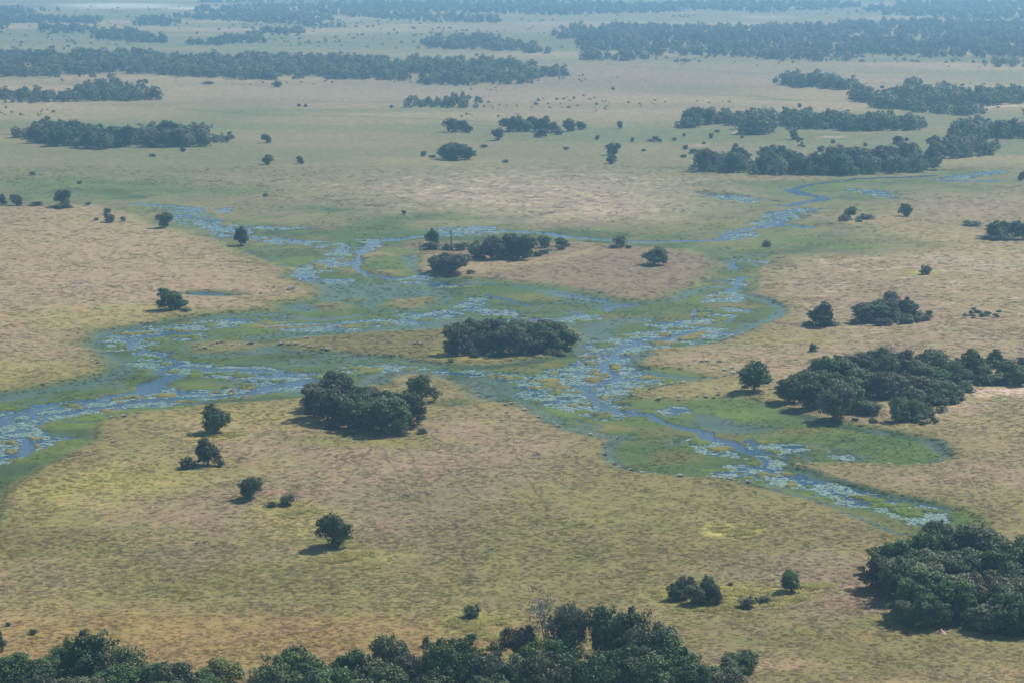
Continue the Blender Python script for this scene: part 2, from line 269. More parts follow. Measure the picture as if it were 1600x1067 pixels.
# ---- mats of floating leaves with open water between them
LILY = [[(270, 336), (290, 338), (304, 346), (337, 348), (371, 353), (469, 356), (422, 361), (371, 368), (348, 370), (337, 358), (297, 354), (277, 346)], [(337, 330), (364, 325), (360, 333)], [(248, 322), (304, 326), (316, 335), (300, 331)],
    [(395, 369), (439, 373), (489, 376), (540, 382), (572, 396), (550, 392), (489, 384), (430, 380), (400, 376)], [(528, 386), (566, 396), (556, 412), (525, 416), (500, 424), (470, 436), (466, 430), (497, 412), (520, 400)], [(505, 438), (545, 436), (545, 440), (508, 441)],
    [(689, 357), (735, 355), (810, 361), (770, 364), (730, 369), (690, 369)], [(576, 376), (594, 374), (588, 384), (576, 390)], [(605, 436), (648, 431), (668, 433), (672, 441), (640, 443)], [(675, 441), (712, 446), (690, 448)],
    [(165, 530), (202, 519), (236, 509), (250, 515), (238, 522), (260, 520), (250, 530), (225, 542), (197, 548), (175, 543)], [(236, 511), (287, 510), (321, 502), (392, 500), (473, 508), (540, 508), (597, 500), (648, 498), (698, 488), (700, 494), (650, 506), (590, 510), (540, 517), (470, 515), (392, 508), (330, 514), (290, 521), (250, 520)],
    [(288, 527), (320, 522), (318, 530), (292, 530)], [(216, 549), (245, 553), (272, 566), (255, 580), (246, 582), (225, 568)], [(716, 476), (740, 466), (762, 465), (748, 480), (722, 484)], [(732, 482), (783, 483), (817, 493), (867, 498), (935, 490), (910, 503), (867, 506), (817, 500), (770, 493)], [(640, 492), (700, 484), (716, 490), (680, 500)],
    [(989, 494), (1016, 500), (1045, 508), (1070, 512), (1060, 518), (1030, 508)], [(1085, 483), (1130, 482), (1168, 488), (1150, 494), (1115, 503), (1090, 497)], [(1060, 502), (1110, 500), (1135, 520), (1100, 531), (1075, 520)], [(1104, 466), (1140, 455), (1158, 470), (1110, 472)], [(1143, 447), (1160, 435), (1167, 440), (1150, 450)],
    [(925, 545), (945, 532), (985, 523), (1030, 520), (1085, 516), (1090, 528), (1045, 540), (1010, 548), (975, 553), (975, 570), (960, 578), (1005, 590), (1015, 600), (985, 612), (970, 622), (945, 628), (985, 640), (960, 652), (910, 650), (880, 640), (835, 618), (815, 600), (830, 590), (870, 578), (900, 570), (925, 560)],
    [(740, 578), (800, 585), (850, 592), (850, 606), (810, 598), (760, 590)], [(540, 572), (600, 573), (660, 575), (702, 582), (690, 585), (620, 578), (540, 584)], [(1025, 642), (1060, 637), (1088, 644), (1060, 648), (1040, 646)], [(1094, 688), (1130, 700), (1180, 716), (1170, 720), (1120, 705), (1090, 697)], [(1160, 690), (1180, 686), (1200, 696), (1220, 700), (1243, 712), (1210, 716), (1215, 728), (1190, 725), (1180, 708)],
    [(1118, 735), (1140, 722), (1160, 728), (1185, 738), (1200, 748), (1160, 742), (1125, 741)], [(1200, 722), (1225, 738), (1262, 750), (1300, 757), (1335, 773), (1380, 785), (1418, 796), (1447, 803), (1450, 815), (1420, 813), (1380, 802), (1330, 786), (1285, 766), (1245, 762), (1195, 750)], [(1230, 700), (1266, 699), (1265, 703), (1235, 704)], [(1302, 713), (1315, 712), (1313, 716)],
    [(290, 567), (340, 572), (405, 576), (440, 582), (515, 584), (505, 596), (450, 607), (390, 617), (330, 624), (270, 628), (180, 640), (84, 654), (20, 668), (-60, 684), (-950, 880), (-950, 850), (-60, 652), (20, 648), (84, 630), (152, 620), (215, 614), (240, 604), (290, 612), (340, 610), (400, 596), (330, 586), (270, 585), (262, 575)],
    [(0, 676), (40, 668), (80, 680), (110, 686), (80, 694), (45, 704), (20, 716), (-60, 738), (-950, 915), (-950, 895), (-60, 705)],
    [(1204, 335), (1262, 325), (1275, 330), (1262, 342), (1225, 346), (1205, 352), (1160, 362), (1185, 368), (1140, 374), (1140, 362), (1180, 354)], [(1323, 296), (1357, 297), (1410, 306), (1380, 307), (1345, 302)], [(1482, 275), (1540, 274), (1520, 280), (1470, 280)], [(1510, 273), (1565, 267), (1545, 275)], [(1180, 408), (1213, 407), (1200, 411)],
    [(1090, 300), (1150, 303), (1190, 312), (1170, 316), (1110, 308)], [(470, 438), (440, 436), (455, 431)]]
for i, p in enumerate(LILY):
    q = poly_sd(p, True); lily = np.maximum(lily, sst(-5, 1, q + (n_sml - .5) * 12))
# ---- open channels: centre lines with half widths in metres
CHAN = [([(-950, 868), (-60, 680), (0, 661), (20, 650), (84, 632), (152, 622), (209, 615), (236, 606)], 4.2), ([(228, 610), (244, 600), (258, 592), (268, 588)], 7.5), ([(258, 592), (251, 583), (256, 578), (280, 567)], 2.6), ([(280, 567), (262, 558), (240, 552), (216, 549), (199, 543), (200, 537)], 2.6), ([(202, 540), (212, 530), (240, 524), (262, 519)], 6.0),
    ([(-950, 858), (-60, 672), (50, 655), (135, 640), (236, 626), (337, 619), (390, 613)], 3.6), ([(390, 613), (440, 602), (490, 593)], 6.5), ([(300, 573), (337, 576), (405, 579), (470, 588)], 4.5), ([(-950, 905), (-60, 728), (0, 716), (27, 706), (46, 697), (30, 688)], 4), ([(50, 692), (85, 688), (105, 686)], 2.2), ([(0, 678), (40, 672)], 2.2),
    ([(1085, 519), (1060, 524), (1036, 528), (1002, 534), (975, 541)], 4.6), ([(975, 541), (965, 552), (955, 562), (938, 570), (934, 574)], 2.6), ([(934, 575), (948, 580), (962, 589), (1000, 593)], 4.6), ([(962, 590), (948, 598), (918, 607), (900, 604)], 3.4), ([(915, 604), (916, 612), (925, 620), (940, 629), (962, 640)], 3.6), ([(945, 643), (970, 642), (1002, 649), (1036, 660), (1070, 669), (1094, 675), (1117, 686)], 3.4), ([(1100, 676), (1112, 683)], 5),
    ([(1126, 688), (1145, 694), (1161, 700), (1172, 704)], 2.4), ([(1170, 690), (1195, 707), (1215, 706), (1235, 713)], 1.8), ([(1195, 712), (1194, 726), (1208, 736)], 2.0), ([(1300, 764), (1330, 777), (1350, 786)], 1.3), ([(1340, 784), (1370, 788)], 1.2), ([(1130, 738), (1160, 736), (1185, 744)], 1.5),
    ([(530, 386), (548, 390), (566, 396), (556, 404), (552, 414), (558, 421), (572, 429), (608, 434), (640, 437)], 3.2), ([(574, 391), (580, 378), (600, 376), (621, 375), (650, 370), (692, 366), (720, 364)], 3.0), ([(395, 372), (430, 373), (470, 378)], 3.5), ([(810, 362), (861, 366), (884, 371), (935, 375), (1000, 378), (1060, 378), (1127, 375), (1142, 366), (1161, 359), (1212, 353)], 3.2),
    ([(1212, 353), (1218, 342), (1210, 334), (1262, 328), (1293, 327)], 4.2), ([(1230, 322), (1256, 317), (1283, 313), (1276, 308), (1249, 303), (1236, 296)], 4.2), ([(1236, 296), (1262, 290), (1296, 285), (1337, 280), (1397, 278), (1465, 275)], 2.4), ([(1215, 350), (1270, 357)], 3), ([(1160, 434), (1150, 447), (1140, 457)], 2.6), ([(1138, 412), (1142, 420)], 3),
    ([(763, 462), (780, 468), (800, 471), (827, 479)], 2.6), ([(946, 486), (957, 481), (970, 478)], 2.8), ([(870, 460), (900, 466), (950, 472)], 2.0), ([(660, 497), (690, 490), (700, 488)], 2.2), ([(700, 577), (690, 583), (670, 583)], 2.5), ([(815, 604), (830, 610), (850, 612)], 2.6), ([(510, 516), (540, 514)], 2.2), ([(300, 460), (345, 460)], 4), ([(290, 329), (310, 332)], 4),
    ([(640, 477), (670, 474)], .1), ([(1323, 298), (1360, 299), (1408, 306)], 3), ([(1484, 278), (1530, 274), (1562, 268)], 4), ([(1470, 283), (1560, 284)], 3), ([(1350, 303), (1420, 313)], 1.5)]
for p, hw in CHAN:
    hw = hw * (.9 if sum(q[1] for q in p) / len(p) < 392 else .48) + .3; d = line_d(p, True); water = np.maximum(water, sst(hw * 1.2 + .3, hw * .8 - .1, d))
pond = sst(-6, 4, poly_sd([(281, 459), (310, 455), (345, 457), (385, 462), (350, 464), (310, 463)]))
lay(MARSH * .8, pond); wet = np.maximum(wet, pond * .8); Z = Z + (.1 - Z) * pond
lay(np.array([.46, .44, .40]), np.maximum(blob(190, 10, 90, 4, .5), blob(300, 14, 40, 2, .5)) * .8)
# broken islets of yellow and brown sedge among the floating leaves
isl = sst(.575, .64, fbm(GX * .7, GY, 5.0, 3, 101)) * (1 - water) * lily
for cx, cy_, rx, ry in [(272, 579, 12, 2.6), (310, 585, 11, 2.6), (373, 585, 23, 2.8), (258, 617, 22, 3), (300, 626, 20, 2.6), (185, 621, 26, 2.6), (20, 656, 13, 3.4), (110, 633, 20, 2.2), (40, 640, 30, 3), (15, 690, 16, 4), (50, 686, 16, 3), (10, 705, 14, 4), (58, 697, 12, 3), (400, 605, 14, 2.2), (1190, 692, 18, 3), (1165, 697, 22, 2.4), (1130, 700, 20, 2.2), (1170, 722, 12, 2.6),
                        (975, 627, 14, 2.4), (990, 571, 16, 1.8), (1040, 523, 12, 2), (1030, 534, 14, 2.4), (1075, 530, 18, 3), (860, 600, 16, 2.2), (880, 606, 14, 2), (930, 596, 10, 2), (250, 531, 20, 2), (185, 545, 10, 1.6), (430, 505, 24, 2), (400, 510, 20, 2)]:
    isl = np.maximum(isl, blob(cx, cy_, rx, ry, .25) * (1 - .6 * water))
is_col = LUSH * .95 + (np.array([.175, .155, .05]) - LUSH * .95) * sst(.45, .65, n_mid)[..., None]
is_col = is_col + (LUSH - is_col) * sst(.55, .7, n_big)[..., None] * .7
cover += (is_col - cover) * isl[..., None]
# heights: shallow sedge just under the water, mats and channels deeper
wet = wet * (1 - dry * .9)
lay(MARSH * .9, wet * .8)
Z = Z - wet * .10 + wet * (n_fine - .5) * .05
lil = np.clip(lily - isl, 0, 1)
Z = Z - lil * .55
Z = np.where(water > .5, np.minimum(Z, -.3), Z - water * .5)
Z = Z + isl * .22 * (lily > .3)
lay(np.array([.04, .055, .04]), np.maximum(water, lil) * .7)
# a low undercut edge where the bank meets the water
cover *= (1 + (n_fine - .5) * .18 + (n_sml - .5) * .08)[..., None]
cover = np.clip(cover * np.array([1.0, .95, .82]), .012, .8)

ground_mesh = bpy.data.meshes.new('ground')
V = np.stack([GX, GY, Z], -1).reshape(-1, 3).astype(np.float32)
idx = np.arange(NR * NC).reshape(NR, NC)
Q = np.stack([idx[:-1, :-1], idx[:-1, 1:], idx[1:, 1:], idx[1:, :-1]], -1).reshape(-1, 4).astype(np.int32)
ground_mesh.vertices.add(len(V)); ground_mesh.vertices.foreach_set('co', V.ravel())
ground_mesh.loops.add(Q.size); ground_mesh.loops.foreach_set('vertex_index', Q.ravel())
ground_mesh.polygons.add(len(Q)); ground_mesh.polygons.foreach_set('loop_start', np.arange(0, Q.size, 4, dtype=np.int32))
ground_mesh.polygons.foreach_set('loop_total', np.full(len(Q), 4, np.int32)); ground_mesh.polygons.foreach_set('use_smooth', np.ones(len(Q), bool))
at = ground_mesh.attributes.new('cover', 'FLOAT_COLOR', 'POINT')
at.data.foreach_set('color', np.concatenate([cover, np.ones(cover.shape[:2] + (1,))], -1).reshape(-1).astype(np.float32))
at = ground_mesh.attributes.new('flood', 'FLOAT', 'POINT'); at.data.foreach_set('value', (np.clip(wet * (1 - lil) * (1 - isl), 0, 1) + .03 * marsh * (1 - isl)).reshape(-1).astype(np.float32))
ground_mesh.update(calc_edges=True)
m, N, K, B = mat('grassland')
a = N.new('ShaderNodeAttribute'); a.attribute_name = 'cover'
tc = N.new('ShaderNodeTexCoord')
n1 = noise_node(N, K, .9, 5, .65, tc.outputs['Object']); n2 = noise_node(N, K, .16, 4, .6, tc.outputs['Object'])
f = mathn(N, K, 'MULTIPLY', maprange(N, K, n1.outputs[0], .3, .7, .80, 1.20), maprange(N, K, n2.outputs[0], .3, .7, .94, 1.06))
K.new(scale_col(N, K, a.outputs['Color'], f), B.inputs['Base Color'])
B.inputs['Roughness'].default_value = .95; B.inputs['Specular IOR Level'].default_value = .12
bp = N.new('ShaderNodeBump'); bp.inputs['Strength'].default_value = .25; bp.inputs['Distance'].default_value = .25
K.new(n1.outputs[0], bp.inputs['Height']); K.new(bp.outputs[0], B.inputs['Normal'])
# flooded sward: a film of water shows between the stems
fl = N.new('ShaderNodeAttribute'); fl.attribute_name = 'flood'
n3 = noise_node(N, K, 1.1, 4, .75, tc.outputs['Object'])
fac = maprange(N, K, mathn(N, K, 'ADD', mathn(N, K, 'MULTIPLY', fl.outputs['Fac'], .62), mathn(N, K, 'MULTIPLY', n3.outputs[0], .9)), .62, .98, 0, .33)
wb = N.new('ShaderNodeBsdfPrincipled'); wb.inputs['Base Color'].default_value = (.012, .035, .06, 1); wb.inputs['Roughness'].default_value = .14; wb.inputs['IOR'].default_value = 1.33
mxs = N.new('ShaderNodeMixShader'); K.new(fac, mxs.inputs[0]); K.new(B.outputs[0], mxs.inputs[1]); K.new(wb.outputs[0], mxs.inputs[2]); K.new(mxs.outputs[0], N['Material Output'].inputs['Surface'])
ground_mesh.materials.append(m)
go = bpy.data.objects.new('ground', ground_mesh); C.objects.link(go); go['kind'] = 'structure'
go['label'] = 'dry straw and green marsh grassland of the flood plain'

def look(arr, px, py):
    """value of a ground layer at a picture point"""
    ci = np.clip(np.searchsorted(cols, px) + len(outs), 0, NC - 1)
    ri = np.clip(len(near_Y) + np.searchsorted(-rows_px, -np.asarray(py, float)), 0, NR - 1)
    return arr[ri, ci]
# ------------------------------------------------------------------ the water sheet
wm = bpy.data.meshes.new('water')
wm.from_pydata([(-1500, 520, 0), (1500, 520, 0), (3200, 9500, 0), (-3200, 9500, 0)], [], [(0, 1, 2, 3)])
m, N, K, B = mat('still_water')
B.inputs['Base Color'].default_value = (.016, .055, .098, 1); B.inputs['Roughness'].default_value = .10; B.inputs['IOR'].default_value = 1.33
tc = N.new('ShaderNodeTexCoord'); n1 = noise_node(N, K, 1.6, 3, .6, tc.outputs['Object'])
bp = N.new('ShaderNodeBump'); bp.inputs['Strength'].default_value = 1.0; bp.inputs['Distance'].default_value = .30
K.new(n1.outputs[0], bp.inputs['Height']); K.new(bp.outputs[0], B.inputs['Normal'])
wm.materials.append(m)
wo = bpy.data.objects.new('water', wm); C.objects.link(wo); wo['kind'] = 'structure'; wo['label'] = 'blue water of the braided marsh channels'

# ================================================================== PLANTS
def leaf_mat(name, c, var=.45, tcol=None, tr=.22):
    m, N, K, B = mat(name)
    a = N.new('ShaderNodeAttribute'); a.attribute_name = 'tone'
    oi = N.new('ShaderNodeObjectInfo')
    f = mathn(N, K, 'MULTIPLY', maprange(N, K, a.outputs['Fac'], 0, 1, 1 - var, 1 + var), maprange(N, K, oi.outputs['Random'], 0, 1, .68, 1.38))
    hs = N.new('ShaderNodeHueSaturation'); hs.inputs['Color'].default_value = (*c, 1)
    rr = mathn(N, K, 'FRACT', mathn(N, K, 'MULTIPLY', oi.outputs['Random'], 7.31))
    K.new(maprange(N, K, rr, 0, 1, .45, .535), hs.inputs['Hue']); K.new(maprange(N, K, rr, 0, 1, .8, 1.1), hs.inputs['Saturation'])
    colr = scale_col(N, K, hs.outputs[0], f)
    K.new(colr, B.inputs['Base Color']); B.inputs['Roughness'].default_value = .6; B.inputs['Specular IOR Level'].default_value = .25
    t = N.new('ShaderNodeBsdfTranslucent'); K.new(colr, t.inputs['Color'])
    mx = N.new('ShaderNodeMixShader'); mx.inputs[0].default_value = tr
    K.new(B.outputs[0], mx.inputs[1]); K.new(t.outputs[0], mx.inputs[2])
    K.new(mx.outputs[0], N['Material Output'].inputs['Surface'])
    return m
LM = {'wood': leaf_mat('woodland_foliage', (.105, .145, .060)), 'wood_pale': leaf_mat('pale_woodland_foliage', (.155, .170, .085)), 'dark': leaf_mat('dark_foliage', (.080, .116, .038)), 'round': leaf_mat('evergreen_foliage', (.078, .116, .038)), 'grey': leaf_mat('grey_foliage', (.112, .132, .060)), 'olive': leaf_mat('olive_foliage', (.115, .125, .034)),
      'green': leaf_mat('green_foliage', (.070, .125, .032)), 'brown': leaf_mat('brown_foliage', (.092, .092, .044)), 'bare': leaf_mat('sparse_foliage', (.13, .125, .075)), 'bush': leaf_mat('scrub_foliage', (.066, .096, .034)), 'pale': leaf_mat('pale_scrub', (.13, .15, .055))}
m, N, K, B = mat('bark'); tc = N.new('ShaderNodeTexCoord'); n1 = noise_node(N, K, 14, 4, .7, tc.outputs['Object'])
cr = N.new('ShaderNodeValToRGB'); cr.color_ramp.elements[0].color = (.07, .055, .042, 1); cr.color_ramp.elements[1].color = (.20, .17, .14, 1)
K.new(n1.outputs[0], cr.inputs[0]); K.new(cr.outputs[0], B.inputs['Base Color']); B.inputs['Roughness'].default_value = .9; BARK = m
m, N, K, B = mat('bleached_bark'); tc = N.new('ShaderNodeTexCoord'); n1 = noise_node(N, K, 9, 4, .7, tc.outputs['Object'])
cr = N.new('ShaderNodeValToRGB'); cr.color_ramp.elements[0].color = (.22, .19, .16, 1); cr.color_ramp.elements[1].color = (.48, .44, .39, 1)
K.new(n1.outputs[0], cr.inputs[0]); K.new(cr.outputs[0], B.inputs['Base Color']); B.inputs['Roughness'].default_value = .9; PALEBARK = m

def mesh_np(name, V, F, material, tone=None):
    me = bpy.data.meshes.new(name)
    V = np.asarray(V, np.float32); F = np.asarray(F, np.int32); k = F.shape[1]
    me.vertices.add(len(V)); me.vertices.foreach_set('co', V.ravel())
    me.loops.add(F.size); me.loops.foreach_set('vertex_index', F.ravel())
    me.polygons.add(len(F)); me.polygons.foreach_set('loop_start', np.arange(0, F.size, k, dtype=np.int32)); me.polygons.foreach_set('loop_total', np.full(len(F), k, np.int32))
    if tone is not None:
        a = me.attributes.new('tone', 'FLOAT', 'POINT'); a.data.foreach_set('value', np.asarray(tone, np.float32))
    me.materials.append(material); me.update(calc_edges=True); return me
def unit(v): return v / np.maximum(np.linalg.norm(v, axis=-1, keepdims=True), 1e-6)
def leaves_at(rng, P, Nrm, size):
    """kite shaped leaf sprays at points P facing roughly Nrm"""
    n = len(P); Nn = unit(Nrm + rng.normal(0, .55, (n, 3)))
    t = unit(np.cross(Nn, rng.normal(0, 1, (n, 3)))); b = np.cross(Nn, t)
    s = (size * rng.uniform(.6, 1.35, n))[:, None]; asp = rng.uniform(.45, .9, n)[:, None]
    V = np.stack([P - t * s, P + b * s * asp - Nn * s * .25, P + t * s, P - b * s * asp + Nn * s * .1], 1).reshape(-1, 3)
    return V, np.arange(n * 4).reshape(n, 4)
def crown_mesh(name, kind, seed, ncl, nlf, size, z0=.16, shape='dome', matk=None, gap=0.0):
    """crown in a box of width 1 and height 1: clumps of leaf sprays on limbs' ends"""
    rng = np.random.default_rng(seed)
    zc = (z0 + 1) / 2; rz = (1 - z0) / 2
    # one body and several uneven lobes
    nl = rng.integers(5, 9); lobes = [(rng.uniform(-.07, .07), rng.uniform(-.07, .07), .50, .30, .38)]
    for i in range(nl):
        an = i * 2.399 + rng.uniform(-.5, .5); r = rng.uniform(.14, .32); zz = rng.uniform(.26, .78)
        lobes.append((math.cos(an) * r, math.sin(an) * r, zz, rng.uniform(.16, .26), rng.uniform(.18, .28)))
    lobes.append((rng.uniform(-.14, .14), rng.uniform(-.14, .14), .76, .20, .22))
    if shape == 'low': lobes = [(x * 1.15, y * 1.15, .35 + (z - zc) * .6, a, .33) for x, y, z, a, b in lobes]
    P = []; NN = []; T = []
    for k in range(ncl):
        lx, ly, lz, la, lb = lobes[0 if k % 3 == 0 else k % len(lobes)]
        d = rng.normal(0, 1, 3); d[2] = d[2] * .9 + .35; d = d / np.linalg.norm(d)
        c = np.array([lx + d[0] * la * .80, ly + d[1] * la * .80, lz + d[2] * lb * .80])
        cr_ = rng.uniform(.055, .105)
        m_ = int(nlf * rng.uniform(.7, 1.3))
        e = rng.normal(0, 1, (m_, 3)); e[:, 2] = e[:, 2] * .8 + .25; e = unit(e)
        P.append(c + e * cr_ * rng.uniform(.55, 1.05, (m_, 1)) * np.array([1, 1, .8])); NN.append(e * .7 + d * .6 + np.array([0, 0, .25])); T.append(np.full(m_, rng.uniform(.0, 1)) + rng.uniform(-.2, .2, m_))
    if gap < .5:                               # leaves of the inside, along the limbs
        ni = int(ncl * nlf * .22)
        for lx, ly, lz, la, lb in lobes:
            e = unit(rng.normal(0, 1, (ni // len(lobes) + 1, 3))) * rng.uniform(.2, .8, (ni // len(lobes) + 1, 1))
            P.append(np.array([lx, ly, lz]) + e * np.array([la, la, lb])); NN.append(e + .1); T.append(rng.uniform(0, 1, len(e)))
    P = np.concatenate(P); NN = np.concatenate(NN); T = np.concatenate(T)
    P[:, 2] = np.maximum(P[:, 2], .02)
    P[:, :2] *= .5 / np.quantile(np.linalg.norm(P[:, :2], axis=1), .95)
    za, zb = np.quantile(P[:, 2], .012), np.quantile(P[:, 2], .997); P[:, 2] = np.maximum(z0 + (P[:, 2] - za) / (zb - za) * (.98 - z0), max(z0 - .06, .01))
    Vv, F = leaves_at(rng, P, NN, size)
    Vv[:, 2] = np.maximum(Vv[:, 2], .004)
    me = mesh_np(name, Vv, F, LM[matk or kind], np.repeat(np.clip(T, 0, 1), 4)); return me, lobes
def tube(pts, rad, seg=6):
    pts = np.asarray(pts, float); V = []; F = []
    for i, p in enumerate(pts):
        d = pts[min(i + 1, len(pts) - 1)] - pts[max(i - 1, 0)]; d = d / max(np.linalg.norm(d), 1e-6)
        u = np.cross(d, (0.3, .9, .2)); u /= np.linalg.norm(u); v = np.cross(d, u)
        for k in range(seg):
            a_ = 2 * math.pi * k / seg; V.append(p + (u * math.cos(a_) + v * math.sin(a_)) * rad[i])
        if i:
            for k in range(seg): q = (i - 1) * seg; F.append((q + k, q + (k + 1) % seg, q + seg + (k + 1) % seg, q + seg + k))
    return V, F
def trunk_mesh(name, lobes, seed, r=.045, material=None, fork=.22, twigs=0):
    rng = np.random.default_rng(seed); V = []; F = []
    def add(pts, rad, seg=6):
        v, f = tube(pts, rad, seg); o = len(V); V.extend(v); F.extend([tuple(i + o for i in q) for q in f])
    lean = rng.uniform(-.03, .03, 2)
    top = np.array([lean[0], lean[1], fork])
    add([(0, 0, -.03), (0, 0, .02), (lean[0] * .5, lean[1] * .5, fork * .5), top, top + (0, 0, .12)], [r * 1.5, r * 1.15, r, r * .9, r * .6], 8)
    for lx, ly, lz, la, lb in lobes:
        e = np.array([lx, ly, lz]); mid = top * .5 + e * .5 + rng.uniform(-.04, .04, 3) + (0, 0, -.02)
        add([top - (0, 0, .03), mid, e], [r * .6, r * .4, r * .2], 5)
        for k in range(twigs):
            d = unit(rng.normal(0, 1, 3) + np.array([lx * 2, ly * 2, .6])); st = mid * .35 + e * .65 if k % 2 else e
            q = st + d * rng.uniform(.12, .26); add([st, (st + q) / 2 + rng.uniform(-.02, .02, 3), q], [r * .22, r * .15, r * .07], 4)
            for k2 in range(2):
                d2 = unit(d + rng.normal(0, .6, 3)); add([(st + q) / 2, (st + q) / 2 + d2 * rng.uniform(.08, .16)], [r * .13, r * .05], 3)
    return mesh_np(name, V, F, material or BARK)
VAR = {}
def variants(kind, n, seed, ncl, nlf, size, **kw):
    tk = {k: kw.pop(k) for k in ('r', 'material', 'fork', 'twigs') if k in kw}
    for i in range(n):
        c, lb = crown_mesh(kind + '_crown', kind, seed + i * 13, ncl, nlf, size, **kw)
        VAR.setdefault(kind, []).append((c, trunk_mesh(kind + '_trunk', lb, seed + i * 13, **tk)))
variants('dark', 5, 100, 150, 58, .0235, z0=.08)
variants('round', 4, 200, 150, 60, .0235, z0=.13, fork=.2)
variants('grey', 3, 300, 135, 54, .0235, z0=.08)
variants('olive', 3, 400, 130, 52, .0235, z0=.08)
variants('green', 3, 500, 135, 54, .022, z0=.05)
variants('brown', 3, 600, 140, 54, .0235, z0=.08)
variants('bare', 2, 700, 110, 13, .014, z0=.25, gap=1, r=.03, fork=.22, twigs=7, material=PALEBARK)
variants('bush', 4, 800, 60, 36, .038, z0=.0, shape='low', r=.03, fork=.08)
variants('pale', 3, 900, 54, 34, .038, z0=.0, shape='low', r=.03, fork=.08)

ORD = 'first second third fourth fifth sixth seventh eighth ninth tenth eleventh twelfth thirteenth fourteenth fifteenth sixteenth seventeenth eighteenth nineteenth twentieth'.split()
ORD += ['twenty-' + o for o in ORD[:9]] + ['thirtieth'] + ['thirty-' + o for o in ORD[:9]] + ['fortieth']
LOOKW = {'dark': 'dark-green', 'round': 'dark-green', 'grey': 'grey-green', 'olive': 'olive-green', 'green': 'bright-green', 'brown': 'brownish', 'bare': 'bare', 'bush': 'green', 'pale': 'pale-green'}
rnd = random.Random(5)
def add_plant(name, category, kind, x, y, wm_, hm, label, group, zoff=0.0):
    px, py = pix_of(x, y); z = max(float(look(Z, px, py)), 0.0) if -890 < px < 2490 else .7
    o = bpy.data.objects.new(name, None); o.empty_display_size = .5
    o.location = (x, y, z - .03 + zoff); o.rotation_euler = (0, 0, rnd.uniform(0, 6.283)); o.scale = (wm_, wm_, hm)
    o['label'] = label; o['category'] = category
    if group: o['group'] = group
    C.objects.link(o)
    c, t = VAR[kind][rnd.randrange(len(VAR[kind]))]
    for nm, me in (('crown', c), ('trunk' if category == 'tree' else 'stem', t)):
        p = bpy.data.objects.new(nm, me); C.objects.link(p); p.parent = o
    return o
def size_m(py, hpx, wpx):
    k = mpp(py); Yd = ground(CX, py)[1]; dep = math.atan2(CAM_H, Yd)
    return hpx * k / math.cos(dep), wpx * k
# ---- lone trees: picture x, row of the trunk's foot, height and crown width in pixels, kind, label
LONE = [
 (335, 679, 44, 47, 'round', 'round dark tree nearest the marsh bank, upper one of two above each other'),
 (325, 729, 43, 38, 'round', 'upright round tree with a bush at its foot, below the bank-side round tree'),
 (392, 783, 35, 38, 'dark', 'dark lone tree with a pale bush to its right on the near plain'),
 (524, 857, 52, 54, 'dark', 'cone-topped dark tree standing alone on yellow grass of the near plain'),
 (266, 486, 33, 48, 'dark', 'wide spreading lone tree above the bend of the left bank'),
 (377, 384, 30, 25, 'round', 'narrow round tree at the marsh edge of the left plain'),
 (257, 358, 24, 26, 'dark', 'small dark tree beside the upper left lily water'),
 (99, 324, 26, 27, 'round', 'round tree on the far rim of the left plain'),
 (26, 322, 18, 20, 'dark', 'small tree on the far rim of the left plain, near the picture edge'),
 (4, 320, 16, 14, 'dark', 'tree cut by the left picture edge on the far plain rim'),
 (1281, 512, 38, 41, 'round', 'round dark tree beside the scrub-skirted grove on the right bank'),
 (1178, 614, 47, 52, 'round', 'big round dark tree on the spit in front of the scrubby grove'),
 (1022, 416, 29, 43, 'round', 'broad round tree alone on the brown island beyond the marsh'),
 (969, 388, 17, 20, 'dark', 'small tree with bushes at its foot on the brown island'),
 (1415, 340, 19, 23, 'dark', 'small round tree alone on the far right flats'),
 (1327, 344, 19, 21, 'dark', 'small tree with a low bush beside it on the far right flats'),
 (676, 386, 27, 22, 'round', 'upright tree above bushes at the left tip of the brown island'),
 (1237, 929, 33, 35, 'green', 'small green tree alone beside the near plain thicket'),
 (417, 225, 14, 16, 'dark', 'upper of two small trees on the far left plain'), (418, 259, 15, 18, 'dark', 'lower of two small trees on the far left plain'),
 (469, 258, 12, 12, 'dark', 'tiny far tree right of the lower small tree'), (434, 138, 11, 15, 'dark', 'tiny flat-topped tree on the plain before the far woodland'), (228, 132, 7, 8, 'dark', 'tiny tree at the left edge of the far bare plain'),
 (286, 239, 8, 9, 'dark', 'tiny tree in front of the long grove on the far left'), (779, 221, 20, 20, 'grey', 'pale grey-green tree before the far row of trees'), (957, 244, 19, 24, 'dark', 'upper of two touching trees on the far middle plain'), (956, 258, 15, 18, 'dark', 'lower of two touching trees on the far middle plain'),
 (968, 202, 12, 10, 'dark', 'tiny slim tree right of the far row of trees'), (1241, 220, 16, 17, 'dark', 'pointed small tree between the two far right belts'), (1403, 227, 13, 18, 'dark', 'small tree right of centre between the far belts'), (1355, 247, 14, 22, 'dark', 'small tree just behind the lower far belt'),
 (1210, 245, 14, 14, 'dark', 'small tree behind the lower far belt, left of a pair'), (1222, 245, 16, 16, 'grey', 'small tree behind the lower far belt, right of a pair'), (1111, 219, 9, 8, 'dark', 'tiny slim tree left of the upper far belt'),
 (1597, 282, 14, 12, 'dark', 'tree cut by the right picture edge beside the far stream'), (1555, 577, 28, 28, 'round', 'round tree rising above scrub at the right end of the scrubby grove'), (657, 631, 42, 50, 'round', 'round tree detached at the right of the heart-shaped grove')]
